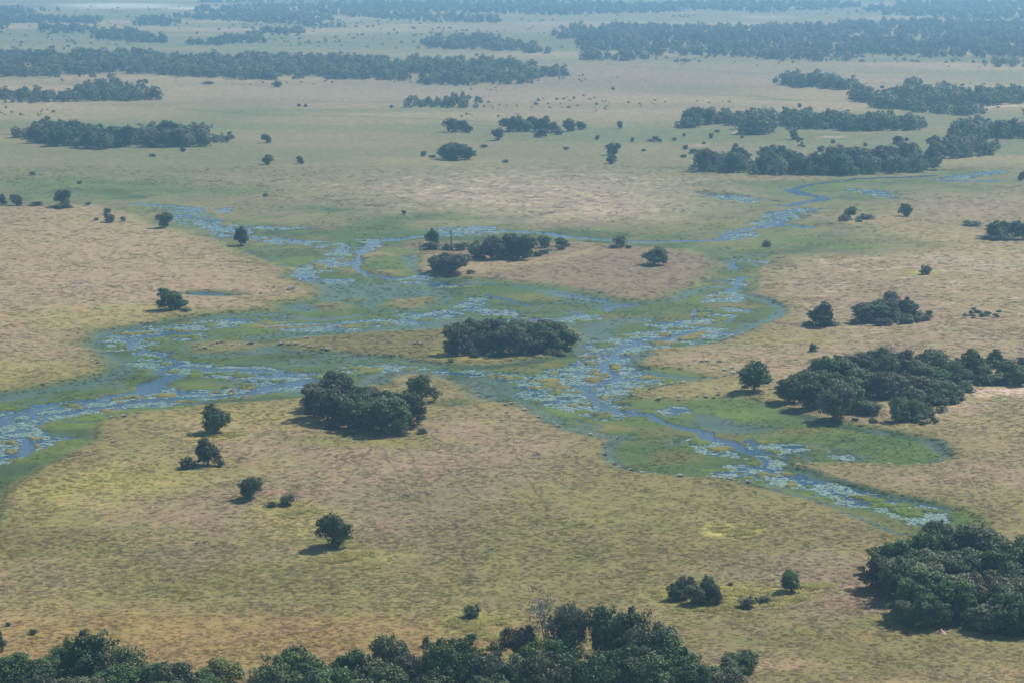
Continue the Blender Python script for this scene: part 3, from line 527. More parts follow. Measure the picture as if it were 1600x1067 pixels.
GROVES = {
 'heart-shaped grove on the near bank': [(491, 656, 54, 44, 'brown'), (514, 640, 54, 56, 'dark'), (540, 636, 50, 54, 'dark'), (526, 664, 50, 50, 'dark'), (560, 656, 46, 50, 'dark'), (578, 642, 40, 44, 'olive'), (602, 643, 38, 44, 'dark'), (624, 652, 40, 42, 'grey'), (583, 676, 56, 62, 'dark'), (615, 680, 54, 54, 'dark'), (640, 668, 48, 42, 'brown'), (555, 672, 46, 44, 'dark'), (600, 663, 50, 50, 'grey'), (500, 645, 46, 44, 'dark')],
 'oval island grove amid the marsh': [(714, 556, 42, 38, 'brown'), (737, 545, 40, 36, 'dark'), (758, 541, 38, 40, 'brown'), (776, 538, 38, 36, 'dark'), (802, 537, 38, 42, 'green'), (836, 537, 40, 44, 'brown'), (865, 540, 36, 40, 'brown'), (885, 547, 36, 34, 'dark'), (770, 554, 42, 38, 'dark'), (806, 556, 46, 46, 'grey'), (852, 551, 42, 42, 'dark'), (836, 545, 36, 40, 'dark'), (784, 546, 36, 36, 'green'), (750, 552, 28, 30, 'green'), (725, 550, 36, 34, 'dark'), (838, 556, 26, 24, 'brown')],
 'grove on the island beyond the marsh': [(750, 406, 26, 32, 'dark'), (742, 403, 22, 20, 'dark'), (775, 408, 34, 32, 'dark'), (797, 406, 36, 34, 'dark'), (817, 408, 34, 32, 'dark'), (800, 398, 32, 34, 'dark'), (826, 396, 30, 26, 'dark'), (780, 398, 30, 28, 'grey'), (851, 389, 17, 18, 'dark'), (878, 387, 13, 20, 'dark')],
 'pair of trees below the island grove': [(708, 429, 36, 46, 'dark'), (679, 427, 22, 22, 'dark'), (692, 425, 28, 26, 'brown')],
 'scrub-skirted grove on the right bank': [(1366, 503, 36, 50, 'dark'), (1346, 506, 30, 32, 'dark'), (1385, 503, 30, 34, 'brown'), (1392, 494, 36, 24, 'grey'), (1416, 495, 25, 27, 'round')],
 'scrubby grove beside the bare sand': [(1254, 614, 38, 36, 'dark'), (1232, 630, 40, 38, 'dark'), (1262, 640, 44, 44, 'dark'), (1303, 657, 54, 52, 'grey'), (1332, 644, 50, 44, 'dark'), (1288, 604, 44, 44, 'dark'), (1315, 602, 42, 42, 'dark'), (1342, 594, 44, 42, 'dark'), (1372, 588, 48, 44, 'dark'), (1390, 582, 44, 34, 'bare'), (1412, 592, 42, 36, 'dark'), (1352, 622, 50, 46, 'dark'), (1382, 624, 46, 42, 'brown'), (1408, 620, 42, 44, 'brown'), (1450, 590, 40, 54, 'green'), (1466, 602, 22, 38, 'green'), (1436, 614, 22, 30, 'olive'), (1522, 594, 40, 34, 'dark'), (1540, 597, 24, 26, 'green'),
    (1588, 604, 32, 36, 'grey'), (1493, 592, 24, 36, 'green'), (1425, 628, 20, 36, 'green'), (1357, 650, 24, 40, 'green'), (1404, 661, 36, 30, 'green'), (1425, 657, 34, 28, 'olive'), (1602, 596, 34, 30, 'dark'), (1300, 630, 46, 44, 'dark'), (1276, 622, 42, 40, 'dark'), (1508, 600, 20, 26, 'dark'), (1384, 602, 44, 38, 'dark'), (1478, 592, 24, 36, 'green'), (1500, 582, 18, 28, 'dark'), (1570, 592, 24, 30, 'green'), (1558, 602, 18, 30, 'grey'), (1440, 600, 34, 40, 'dark'), (1475, 612, 18, 34, 'grey')],
 'small thicket on the near plain': [(1069, 938, 40, 30, 'dark'), (1106, 946, 46, 28, 'dark'), (1086, 948, 30, 34, 'grey'), (1056, 942, 22, 30, 'dark'), (1118, 949, 26, 20, 'brown')],
 'clump at the right picture edge': [(1553, 374, 30, 24, 'dark'), (1571, 368, 24, 18, 'dark'), (1586, 371, 24, 20, 'dark'), (1601, 376, 28, 22, 'dark'), (1562, 376, 16, 22, 'green')],
 'large grove where the channel ends': [(1374, 926, 52, 46, 'dark'), (1384, 902, 52, 50, 'dark'), (1412, 902, 62, 58, 'green'), (1442, 892, 62, 56, 'green'), (1472, 884, 78, 46, 'dark'), (1500, 888, 60, 62, 'grey'), (1537, 890, 64, 64, 'dark'), (1575, 900, 62, 60, 'dark'), (1608, 912, 66, 60, 'dark'), (1405, 940, 62, 62, 'grey'), (1440, 930, 64, 66, 'grey'), (1475, 925, 62, 60, 'grey'), (1512, 925, 58, 56, 'grey'), (1548, 930, 62, 60, 'dark'), (1588, 942, 66, 60, 'dark'), (1420, 968, 60, 56, 'dark'), (1455, 962, 64, 66, 'grey'), (1494, 962, 62, 64, 'grey'), (1532, 962, 60, 58, 'olive'), (1570, 968, 60, 62, 'grey'), (1612, 972, 64, 64, 'dark'),
    (1416, 981, 38, 42, 'green'), (1452, 984, 48, 48, 'dark'), (1497, 974, 56, 56, 'dark'), (1541, 990, 50, 56, 'grey'), (1585, 993, 58, 60, 'dark'), (1640, 950, 66, 64, 'dark'), (1650, 990, 66, 64, 'dark'), (1532, 894, 50, 22, 'bare'), (1395, 918, 46, 40, 'olive')],
 'woodland along the bottom edge': [(-4, 1022, 44, 26, 'green'), (22, 1080, 72, 62, 'dark'), (-12, 1092, 70, 66, 'dark'), (60, 1092, 66, 70, 'green'), (100, 1070, 62, 62, 'dark'), (140, 1078, 86, 72, 'dark'), (170, 1104, 80, 72, 'dark'), (203, 1092, 84, 70, 'green'), (243, 1100, 76, 66, 'green'), (276, 1112, 80, 70, 'dark'), (312, 1100, 56, 60, 'dark'), (349, 1084, 66, 56, 'olive'), (120, 1118, 80, 80, 'dark'), (60, 1130, 90, 80, 'dark'), (418, 1106, 70, 60, 'dark'), (462, 1098, 82, 70, 'dark'), (430, 1125, 80, 70, 'green'), (505, 1112, 74, 66, 'green'), (542, 1102, 72, 60, 'dark'),
    (578, 1110, 88, 64, 'dark'), (617, 1094, 84, 56, 'dark'), (655, 1110, 76, 60, 'grey'), (690, 1114, 92, 64, 'dark'), (722, 1100, 106, 62, 'dark'), (762, 1118, 86, 66, 'grey'), (800, 1118, 102, 72, 'grey'), (815, 1046, 80, 54, 'brown'), (857, 1046, 108, 66, 'bare'), (890, 1044, 92, 52, 'grey'), (838, 1062, 58, 54, 'olive'), (870, 1094, 92, 66, 'green'), (842, 1122, 92, 74, 'dark'), (910, 1120, 96, 72, 'green'), (946, 1046, 102, 54, 'dark'), (985, 1064, 98, 66, 'dark'), (1022, 1078, 92, 74, 'grey'), (1056, 1092, 84, 72, 'dark'), (950, 1092, 88, 66, 'green'), (990, 1108, 92, 76, 'grey'), (1034, 1122, 84, 74, 'dark'), (1082, 1116, 74, 66, 'dark'),
    (1110, 1096, 52, 60, 'green'), (1128, 1112, 58, 56, 'grey'), (1164, 1054, 32, 46, 'green'), (1144, 1060, 26, 34, 'green'), (585, 1135, 90, 80, 'dark'), (680, 1140, 90, 80, 'dark'), (760, 1145, 96, 80, 'dark'), (525, 1140, 90, 80, 'dark'), (475, 1140, 84, 80, 'dark'), (240, 1140, 90, 84, 'dark')],
 'far thicket above the round far thicket': [(706, 208, 19, 25, 'dark'), (723, 207, 19, 22, 'dark'), (733, 209, 13, 14, 'dark')],
 'round far thicket on the middle plain': [(696, 251, 22, 28, 'dark'), (713, 252, 25, 34, 'dark'), (731, 251, 22, 26, 'dark'), (705, 248, 24, 28, 'dark'), (722, 248, 24, 28, 'dark')],
 'row of trees on the far middle plain': [(794, 206, 20, 20, 'dark'), (808, 207, 22, 22, 'dark'), (822, 207, 22, 20, 'dark'), (835, 206, 20, 18, 'dark'), (850, 208, 24, 22, 'dark'), (846, 216, 16, 18, 'dark'), (866, 209, 16, 18, 'grey'), (888, 207, 19, 18, 'dark'), (907, 204, 15, 15, 'dark'), (872, 212, 9, 14, 'dark')]}
# ---- belts and woods of the middle and far distance: footprint, spacing in metres, tree height range in metres, name
WOODS = [
 ([(22, 216), (60, 221), (103, 233), (180, 236), (210, 231), (330, 231), (344, 224), (320, 217), (250, 216), (180, 222), (120, 220), (80, 214)], 8.0, (9, 14), 'long grove on the far left'),
 ([(1064, 202), (1095, 205), (1100, 196), (1140, 195), (1150, 200), (1160, 205), (1163, 213), (1198, 212), (1210, 203), (1300, 205), (1330, 208), (1440, 207), (1450, 202), (1430, 198), (1340, 197), (1220, 192), (1100, 192)], 8.2, (9, 13), 'upper far belt on the right'),
 ([(1095, 266), (1130, 272), (1200, 277), (1300, 277), (1360, 277), (1440, 270), (1484, 264), (1478, 255), (1420, 250), (1380, 258), (1320, 262), (1260, 266), (1200, 262), (1130, 258)], 8.0, (8, 13), 'lower far belt along the stream'),
 ([(1452, 250), (1500, 250), (1562, 243), (1545, 232), (1500, 228), (1465, 238)], 8.0, (9, 13), 'bend of the lower far belt'),
 ([(1472, 215), (1500, 218), (1540, 222), (1610, 218), (1660, 216), (1660, 206), (1560, 204), (1500, 208)], 8.2, (9, 13), 'dark belt at the far right edge'),
 ([(1318, 160), (1345, 166), (1360, 174), (1400, 177), (1500, 183), (1540, 182), (1512, 172), (1600, 164), (1680, 163), (1680, 152), (1500, 150), (1420, 150), (1370, 158), (1350, 152)], 9, (9, 13), None),
 ([(1500, 184), (1560, 183), (1555, 178), (1520, 176)], 9, (7, 10), None), ([(1585, 190), (1620, 190), (1620, 182), (1592, 182)], 9, (9, 12), None),
 ([(1216, 139), (1290, 142), (1325, 141), (1318, 133), (1280, 130), (1230, 131)], 9, (9, 13), None), ([(1430, 140), (1462, 140), (1455, 134), (1435, 134)], 9, (9, 12), None),
 ([(636, 166), (680, 168), (786, 170), (786, 160), (730, 158), (690, 163)], 8, (6, 10), None),
 ([(-130, 162), (60, 163), (130, 160), (128, 152), (85, 148), (50, 150), (-130, 152)], 9, (6, 11), None), ([(128, 160), (212, 162), (262, 159), (250, 152), (200, 144), (150, 140)], 9, (9, 14), None),
 ([(-140, 125), (40, 124), (80, 128), (130, 131), (160, 125), (330, 122), (400, 126), (540, 126), (625, 128), (640, 133), (730, 136), (830, 134), (886, 124), (850, 112), (700, 100), (500, 98), (300, 92), (150, 90), (-140, 88)], 10.5, (9, 14), None),
 ([(60, 48), (120, 60), (230, 70), (280, 68), (260, 58), (150, 48), (80, 44)], 13, (9, 14), None), ([(290, 70), (340, 60), (400, 62), (400, 69), (340, 72)], 13, (8, 12), None), ([(410, 56), (462, 58), (464, 52), (410, 50)], 12, (8, 12), None), ([(-140, 36), (60, 38), (158, 40), (150, 33), (60, 30), (-140, 26)], 14, (9, 13), None), ([(205, 42), (275, 42), (270, 32), (215, 33)], 13, (9, 13), None), ([(-130, 50), (18, 48), (10, 40), (-130, 38)], 13, (9, 13), None),
 ([(640, 72), (700, 80), (800, 84), (852, 86), (850, 76), (760, 62), (690, 60), (660, 66)], 13, (9, 13), None), ([(895, 95), (940, 98), (990, 98), (990, 92), (1020, 88), (1100, 90), (1200, 98), (1330, 98), (1400, 90), (1600, 92), (1740, 95), (1740, 40), (1500, 36), (1330, 40), (1260, 44), (1120, 48), (1000, 44), (880, 46), (860, 60), (930, 78)], 16, (9, 14), None),
 ([(1500, 106), (1560, 108), (1640, 108), (1640, 100), (1520, 100)], 14, (7, 11), None), ([(290, 18), (420, 28), (560, 26), (700, 20), (860, 26), (1000, 22), (1150, 18), (1200, 22), (1330, 14), (1330, 8), (1100, 6), (860, 10), (700, 8), (520, 8), (400, 12)], 20, (9, 14), None), ([(480, 40), (560, 44), (505, 46), (470, 44)], 14, (8, 12), None),
 ([(1330, 22), (1480, 30), (1600, 34), (1740, 36), (1740, 6), (1560, 4), (1400, 8)], 21, (9, 14), None), ([(-140, 24), (40, 24), (90, 18), (-140, 14)], 18, (9, 13), None), ([(310, 6), (700, 4), (900, 6), (1000, 2), (1000, -12), (600, -10), (300, -8)], 26, (9, 14), None), ([(1050, 4), (1740, 2), (1740, -16), (1050, -14)], 27, (9, 14), None), ([(-140, 0), (250, -2), (250, -14), (-140, -14)], 27, (9, 14), None), ([(-140, -22), (1740, -22), (1740, -44), (-140, -40)], 60, (9, 14), None),
 ([(540, 26), (640, 34), (760, 38), (770, 30), (640, 24)], 17, (9, 13), None), ([(250, 26), (330, 34), (470, 40), (540, 34), (440, 26)], 17, (8, 12), None)]
def in_poly(p, x, y):
    r = False
    for i in range(len(p)):
        (x1, y1), (x2, y2) = p[i], p[(i + 1) % len(p)]
        if (y1 > y) != (y2 > y) and x < (x2 - x1) * (y - y1) / (y2 - y1) + x1: r = not r
    return r
def fill_wood(p, sp, seed):
    """trees set on a jittered lattice on the ground inside the outline"""
    rg = np.random.default_rng(seed); pw = [tuple(float(q) for q in ground(*a)) for a in p]
    xs = [a[0] for a in pw]; ys = [a[1] for a in pw]; out = []
    gx = np.arange(min(xs), max(xs) + sp, sp); gy = np.arange(min(ys), max(ys) + sp, sp)
    A, B_ = np.meshgrid(gx, gy); A = A + (np.arange(len(gy)) % 2)[:, None] * sp * .5
    A = A + rg.uniform(-.42, .42, A.shape) * sp; B_ = B_ + rg.uniform(-.42, .42, A.shape) * sp
    keep = fbm(A, B_, 70 if sp < 9 else 48, 4, 300 + seed) > (.30 if sp < 9 else .45)
    pin = np.zeros(A.shape, bool); A0, B0 = A, B_; am = 16 if sp < 9 else 55
    A = A + (fbm(A0, B0, am * 2.2, 3, 610) - .5) * am * 2; B_ = B_ + (fbm(A0, B0, am * 2.2, 3, 620) - .5) * am * 1.6
    for i in range(len(pw)):
        (x1, y1), (x2, y2) = pw[i], pw[(i + 1) % len(pw)]
        if y1 == y2: continue
        pin ^= ((y1 > B_) != (y2 > B_)) & (A < (x2 - x1) * (B_ - y1) / (y2 - y1) + x1)
    k = pin & keep; A, B_ = A0, B0
    return np.stack([A[k], B_[k]], 1)
ALL = []      # every tree: x, y, width, height, kind, name of its grove or None, own label or None
for (px, py, h, wd, kind, lab) in LONE:
    x, y = ground(px, py); hm, wm_ = size_m(py, h, wd); ALL.append([float(x), float(y), wm_, hm, kind, None, lab])
rg0 = random.Random(4)
for g, ts in GROVES.items():
    for (px, py, h, wd, kind) in ts:
        x, y = ground(px, py); hm, wm_ = size_m(py, h, wd); ALL.append([float(x), float(y), wm_ * (1.0 if 'thicket' in g else 1.2), hm * rg0.choice([.84, .92, 1.0, 1.05, 1.12]) * (.84 if 'bottom' in g and px < 420 else 1), kind, g, None])
rg = np.random.default_rng(77)
for i, (p, sp, hr, nm) in enumerate(WOODS):
    for x, y in fill_wood(p, sp * (1.0 if nm else 1.15), i):
        h = rg.uniform(*hr) * rg.choice([.45, .6, .8, .9, 1, 1.1, 1.25]); ALL.append([x, y, h * rg.uniform(.75, 1.1), h, rg.choice(['dark', 'dark', 'grey', 'grey', 'green', 'olive']), nm, None])
# small trees and shrubs dotted over the far plains
sx_, sy_ = rg.uniform(-100, 1700, 4200), 215 - 235 * rg.uniform(0, 1, 4200) ** .8
for px, py in zip(sx_, sy_):
    x, y = map(float, ground(px, py))
    if py < 200 and float(fbm(np.array([x]), np.array([y]), 260, 3, 909)[0]) > .50 + .13 * (py > 100):
        h = rg.uniform(1.0, 5) if py < 100 else rg.uniform(.8, 2.6); ALL.append([x, y, h * rg.uniform(1, 1.8), h, 'dark', None, None])
apparent = lambda t: t[2] * t[3] / (t[0] ** 2 + t[1] ** 2)
handmade = [t for t in ALL if t[6] or t[5] in GROVES]
others = sorted([t for t in ALL if not (t[6] or t[5] in GROVES)], key=apparent, reverse=True)
named = [t for t in others if t[5]]
single = handmade + named[:max(0, 298 - len(handmade))]
ids = {id(t) for t in single}
mass = [t for t in ALL if id(t) not in ids]
print('TREES single', len(single), 'handmade', len(handmade), 'mass', len(mass))
def row_labels(items, noun, place):
    """items: (x, y, kind); gives a label for each by its row and its place in the row"""
    n = len(items); nr = max(1, min(6, round(math.sqrt(n / 3.2))))
    order = sorted(range(n), key=lambda i: items[i][1]); lab = [None] * n
    names = {1: [''], 2: ['front-row ', 'back-row '], 3: ['front-row ', 'middle-row ', 'back-row ']}.get(nr) or ['front-row '] + [ORD[k] + '-row ' for k in range(1, nr - 1)] + ['back-row ']
    for r_ in range(nr):
        rowi = sorted(order[r_ * n // nr:(r_ + 1) * n // nr], key=lambda i: items[i][0] / items[i][1])
        for k, i in enumerate(rowi):
            lab[i] = f"{LOOKW[items[i][2]]} {names[r_]}{noun}, {ORD[k]} from left in the {place}"
    return lab
for t in single:
    if t[6]: add_plant('tree', 'tree', t[4], t[0], t[1], t[2], t[3], t[6], 'lone trees on the flood plain')
for g in list(GROVES) + [wd[3] for wd in WOODS if wd[3]]:
    it = [t for t in single if t[5] == g]
    for t, lab in zip(it, row_labels([(t[0], t[1], t[4]) for t in it], 'tree', g)):
        add_plant('tree', 'tree', t[4], t[0], t[1], t[2], t[3], lab, 'trees of the ' + g)
# ---- bushes
BUSH = [(293, 735, 20, 28, 'bush', 'dark bush at the left foot of the upright round tree'), (345, 732, 10, 14, 'bush', 'small bush at the right foot of the upright round tree'), (449, 792, 17, 28, 'grey', 'round grey bush on the near plain right of the dark lone tree'), (425, 796, 9, 20, 'bush', 'flat bush left of the round grey bush'),
 (735, 968, 19, 34, 'bush', 'dome-shaped bush on a green patch above the bottom woodland'), (1167, 953, 15, 32, 'bush', 'low dark bush between the thicket and the small green tree'), (1195, 945, 8, 24, 'bush', 'flat dark bush behind the low dark bush'), (1142, 919, 5, 9, 'bush', 'tiny bush right of the near plain thicket'), (1448, 431, 14, 22, 'bush', 'round bush on a yellow-green patch of the right plain'), (1270, 552, 13, 16, 'bush', 'small dark bush behind the scrubby grove'),
 (1198, 386, 11, 17, 'bush', 'small dark bush on the marsh edge below the winding stream'), (1320, 347, 11, 22, 'bush', 'dark bush at the left foot of the small far right tree'), (1354, 345, 8, 30, 'bush', 'flat green bush right of the small far right tree'), (1342, 349, 5, 12, 'pale', 'pale low bush before the flat green bush'), (1521, 354, 7, 38, 'bush', 'long low bush left of the clump at the right edge'),
 (1297, 511, 7, 40, 'bush', 'low bush at the right foot of the round right-bank tree'), (1262, 511, 6, 22, 'bush', 'low bush at the left foot of the round right-bank tree'), (57, 322, 7, 24, 'bush', 'low bush between two trees on the far rim of the left plain'), (96, 327, 6, 40, 'bush', 'low scrub under the round tree on the far rim'), (138, 323, 5, 10, 'bush', 'tiny bush right of the round tree on the far rim'),
 (167, 337, 10, 14, 'bush', 'upper bush of the little group left of the lily water'), (172, 349, 14, 22, 'bush', 'largest bush of the little group left of the lily water'), (151, 346, 4, 9, 'bush', 'tiny left bush of the little group by the lily water'), (192, 348, 8, 9, 'bush', 'small right bush of the little group by the lily water'), (290, 489, 6, 18, 'pale', 'pale bush at the foot of the wide spreading tree'),
 (51, 276, 6, 12, 'bush', 'small dark bush on the far green flat at left'), (124, 288, 5, 9, 'bush', 'tiny bush on the far green flat at left'), (415, 308, 4, 11, 'bush', 'tiny dark bush on the far green flat, left of centre'), (631, 336, 7, 9, 'grey', 'thin grey bush beyond the upper marsh'), (672, 392, 12, 32, 'bush', 'bush under the upright tree at the island tip'),
 (700, 393, 11, 24, 'bush', 'left bush under the dead trunk on the island'), (722, 393, 12, 26, 'bush', 'right bush under the dead trunk on the island'), (735, 430, 7, 16, 'bush', 'low bush right of the pair of trees below the island grove'), (960, 390, 6, 16, 'bush', 'left low bush under the small island tree'), (982, 390, 5, 14, 'bush', 'right low bush under the small island tree'),
 (755, 232, 5, 14, 'bush', 'tiny bush right of the round far thicket'), (790, 256, 5, 12, 'bush', 'tiny bush below right of the round far thicket'), (662, 246, 8, 9, 'grey', 'thin grey bush left of the round far thicket'), (676, 249, 5, 12, 'bush', 'low bush touching the left of the round far thicket'), (885, 236, 5, 10, 'bush', 'tiny bush left of the two touching far trees'), (933, 220, 8, 8, 'bush', 'tiny dark bush above left of the two touching trees'),
 (988, 224, 8, 7, 'grey', 'tiny grey bush right of the slim far tree'), (1025, 223, 9, 11, 'bush', 'tiny round bush on the far plain, middle right'), (1006, 238, 4, 8, 'bush', 'speck-like bush below the tiny round far bush'), (1070, 235, 7, 11, 'bush', 'upper of three tiny bushes left of the lower belt'), (1082, 242, 8, 13, 'bush', 'middle of three tiny bushes left of the lower belt'), (1067, 248, 5, 13, 'bush', 'lowest of three tiny bushes left of the lower belt'),
 (1120, 209, 5, 10, 'bush', 'tiny bush beside the upper far belt'), (1282, 239, 9, 15, 'bush', 'small bush between the far belts, middle'), (1252, 221, 4, 12, 'bush', 'low bush at the foot of the pointed far tree'), (1256, 232, 4, 6, 'bush', 'speck-like bush below the pointed far tree'), (238, 247, 5, 12, 'bush', 'tiny bush before the long far left grove'), (326, 133, 5, 20, 'bush', 'flat tiny bush before the far woodland'), (467, 168, 5, 7, 'bush', 'left of two tiny bushes on the far bare plain'), (478, 169, 5, 7, 'bush', 'right of two tiny bushes on the far bare plain'), (612, 170, 5, 7, 'bush', 'tiny bush alone on the far bare plain'),
 (975, 96, 5, 20, 'bush', 'tiny flat bush at the front of the far right woodland'), (1070, 98, 4, 18, 'bush', 'tiny flat bush on the far right plain'), (958, 142, 5, 7, 'bush', 'speck-like bush on the wide far plain, middle'), (1250, 170, 7, 8, 'bush', 'tiny bush above the upper far belt'), (53, 995, 8, 14, 'bush', 'small dark bush above the bottom left trees'), (13, 982, 6, 9, 'bush', 'tiny bush above the bottom left corner'), (1150, 1062, 12, 16, 'bush', 'tiny bush right of the bottom woodland'), (1560, 377, 8, 60, 'bush', 'long low scrub at the foot of the right edge clump'),
 (1600, 598, 10, 22, 'bush', 'low bush at the right edge by the bare sand'), (705, 568, 6, 12, 'pale', 'pale bush at the near left rim of the oval island'), (741, 557, 12, 24, 'pale', 'pale bush among the front trees of the oval island'), (780, 559, 7, 26, 'bush', 'low bush at the front centre of the oval island'), (868, 554, 8, 22, 'pale', 'pale bush at the front right of the oval island'), (660, 681, 8, 18, 'bush', 'low bush at the right foot of the heart-shaped grove'), (628, 684, 10, 22, 'bush', 'low bush before the heart-shaped grove'), (516, 672, 7, 36, 'pale', 'pale low scrub before the left half of the heart-shaped grove'), (545, 682, 7, 26, 'pale', 'pale low scrub in the shade before the heart-shaped grove')]
for (px, py, h, wd, kind, lab) in BUSH:
    x, y = ground(px, py); hm, wm_ = size_m(py, h, wd)
    add_plant('bush', 'bush', kind, float(x), float(y), wm_, hm, lab, 'bushes on the flood plain')
SCRUB = {'scrub beside the bare sand': ([(1400, 640), (1440, 605), (1500, 598), (1590, 600), (1530, 610), (1500, 628), (1470, 648), (1440, 660), (1400, 664)], 76, (7, 17), (10, 28)), 'scrub skirt of the right-bank grove': ([(1336, 510), (1380, 512), (1440, 508), (1478, 503), (1450, 492), (1420, 495)], 30, (6, 11), (10, 22)),
         'sparse scrub of the right plain': ([(1490, 500), (1520, 488), (1560, 488), (1580, 497), (1550, 500), (1510, 501)], 12, (3, 7), (7, 15)), 'scrub before the scrubby grove': ([(1330, 660), (1400, 668), (1440, 672), (1480, 660), (1450, 655), (1380, 660)], 14, (4, 8), (6, 14)), 'scrub edging the large grove': ([(1395, 984), (1460, 990), (1600, 1000), (1600, 992), (1500, 988)], 10, (8, 16), (14, 26)), 'scrub edging the oval island': ([(700, 562), (760, 561), (880, 556), (893, 548), (800, 555)], 14, (4, 9), (8, 18)),
         'scrub under the island grove': ([(738, 410), (830, 411), (890, 389), (870, 387), (830, 404)], 14, (4, 8), (8, 16)), 'scrub behind the bottom woodland': ([(620, 1010), (760, 1000), (830, 1010), (800, 1040), (700, 1030), (640, 1040)], 9, (8, 16), (12, 26)), 'dotted scrub between the far belts': ([(1000, 215), (1060, 205), (1330, 222), (1420, 220), (1470, 235), (1340, 250), (1240, 242), (1000, 240)], 22, (3, 7), (5, 12)), 'dotted scrub behind the far right belts': ([(1340, 135), (1420, 140), (1400, 150), (1330, 150)], 8, (3, 7), (6, 14))}
rs = random.Random(9)
for g, (p, n, hr, wr) in SCRUB.items():
    it = []
    xs = [a[0] for a in p]; ys = [a[1] for a in p]
    while len(it) < n:
        px, py = rs.uniform(min(xs), max(xs)), rs.uniform(min(ys), max(ys))
        if in_poly(p, px, py): it.append((px, py, rs.uniform(*hr), rs.uniform(*wr), rs.choice(['bush', 'bush', 'pale', 'bush'])))
    it2 = [(*map(float, ground(a[0], a[1])), a[4]) for a in it]
    for a, b, lab in zip(it, it2, row_labels(it2, 'bush', g)):
        hm, wm_ = size_m(a[1], a[2], a[3]); add_plant('bush', 'bush', a[4], b[0], b[1], wm_, hm, lab, 'bushes of the ' + g)
# ---- dead trunk on the island
def dead_trunk(px, py, h, lab):
    x, y = map(float, ground(px, py)); hm, _ = size_m(py, h, 1)
    V, F = tube([(0, 0, -.2), (.05, 0, hm * .3), (-.1, .05, hm * .65), (.12, 0, hm)], [.55, .42, .34, .16], 8)
    o = bpy.data.objects.new('dead_tree', None); o.location = (x, y, float(look(Z, px, py))); o['label'] = lab; o['category'] = 'dead tree'; C.objects.link(o)
    t = bpy.data.objects.new('trunk', mesh_np('dead_trunk', V, F, BARK)); C.objects.link(t); t.parent = o
    for k, (z, a_, l) in enumerate([(.55, .3, 1.6), (.7, 2.6, 1.9), (.85, 4.4, 1.3), (.93, 1.2, 1.1)]):
        V, F = tube([(0, 0, hm * z), (math.cos(a_) * l * .5, math.sin(a_) * l * .5, hm * z + .5), (math.cos(a_) * l, math.sin(a_) * l, hm * z + 1.3)], [.2, .14, .06], 5)
        b = bpy.data.objects.new('limb', mesh_np('dead_limb', V, F, BARK)); C.objects.link(b); b.parent = o
dead_trunk(705, 383, 21, 'tall bare dead trunk between bushes on the island beyond the marsh')
# ---- pale termite mound under the trees of the large grove
m, N, K, B = mat('termite_earth'); tc = N.new('ShaderNodeTexCoord'); n1 = noise_node(N, K, 3, 4, .7, tc.outputs['Object'])
cr = N.new('ShaderNodeValToRGB'); cr.color_ramp.elements[0].color = (.40, .22, .12, 1); cr.color_ramp.elements[1].color = (.62, .38, .24, 1)
K.new(n1.outputs[0], cr.inputs[0]); K.new(cr.outputs[0], B.inputs['Base Color']); B.inputs['Roughness'].default_value = .95; EARTH = m
rg = np.random.default_rng(3); V = []; F = []; SG = 14
prof = [(1.5, 0), (1.3, .25), (1.05, .5), (.75, .8), (.45, 1.1), (.2, 1.35), (.05, 1.5)]
for r_, z in prof:
    for k in range(SG):
        a_ = 2 * math.pi * k / SG; rr = r_ * (1 + rg.uniform(-.16, .16)); V.append((rr * math.cos(a_), rr * math.sin(a_), z - .1 + rg.uniform(-.06, .06)))
for i in range(len(prof) - 1):
    for k in range(SG): F.append((i * SG + k, i * SG + (k + 1) % SG, (i + 1) * SG + (k + 1) % SG, (i + 1) * SG + k))
x, y = map(float, ground(1470, 995)); o = bpy.data.objects.new('termite_mound', mesh_np('termite_mound', V, F, EARTH)); o.location = (x, y, .6); o['label'] = 'orange cone of a termite mound at the front of the large grove'; o['category'] = 'termite mound'; C.objects.link(o)

# ---- pale grass tussocks standing along the banks
def tussock_mesh(seed):
    rg = np.random.default_rng(seed); n = 90; a_ = rg.uniform(0, 6.283, n); r0 = np.sqrt(rg.uniform(0, 1, n)) * .28
    base = np.stack([np.cos(a_) * r0, np.sin(a_) * r0, np.zeros(n)], 1); ln = rg.uniform(.6, 1.05, n) * (1 - r0); out = rg.uniform(.1, .55, n)
    tip = base + np.stack([np.cos(a_) * out * .7, np.sin(a_) * out * .7, ln], 1); side = np.stack([-np.sin(a_), np.cos(a_), np.zeros(n)], 1) * .055
    mid = base * .45 + tip * .55 + np.array([0, 0, .12])
    V = np.stack([base - side, base + side, mid + side, mid - side, mid - side, mid + side, tip + side * .3, tip - side * .3], 1).reshape(-1, 3)
    F = np.arange(n * 8).reshape(-1, 4); return mesh_np('tussock', V, F, TUSS, np.repeat(rg.uniform(0, 1, n), 8))
TUSS = leaf_mat('bleached_grass', (.50, .46, .36), .3, tr=.4)
TV = [tussock_mesh(40 + i) for i in range(4)]
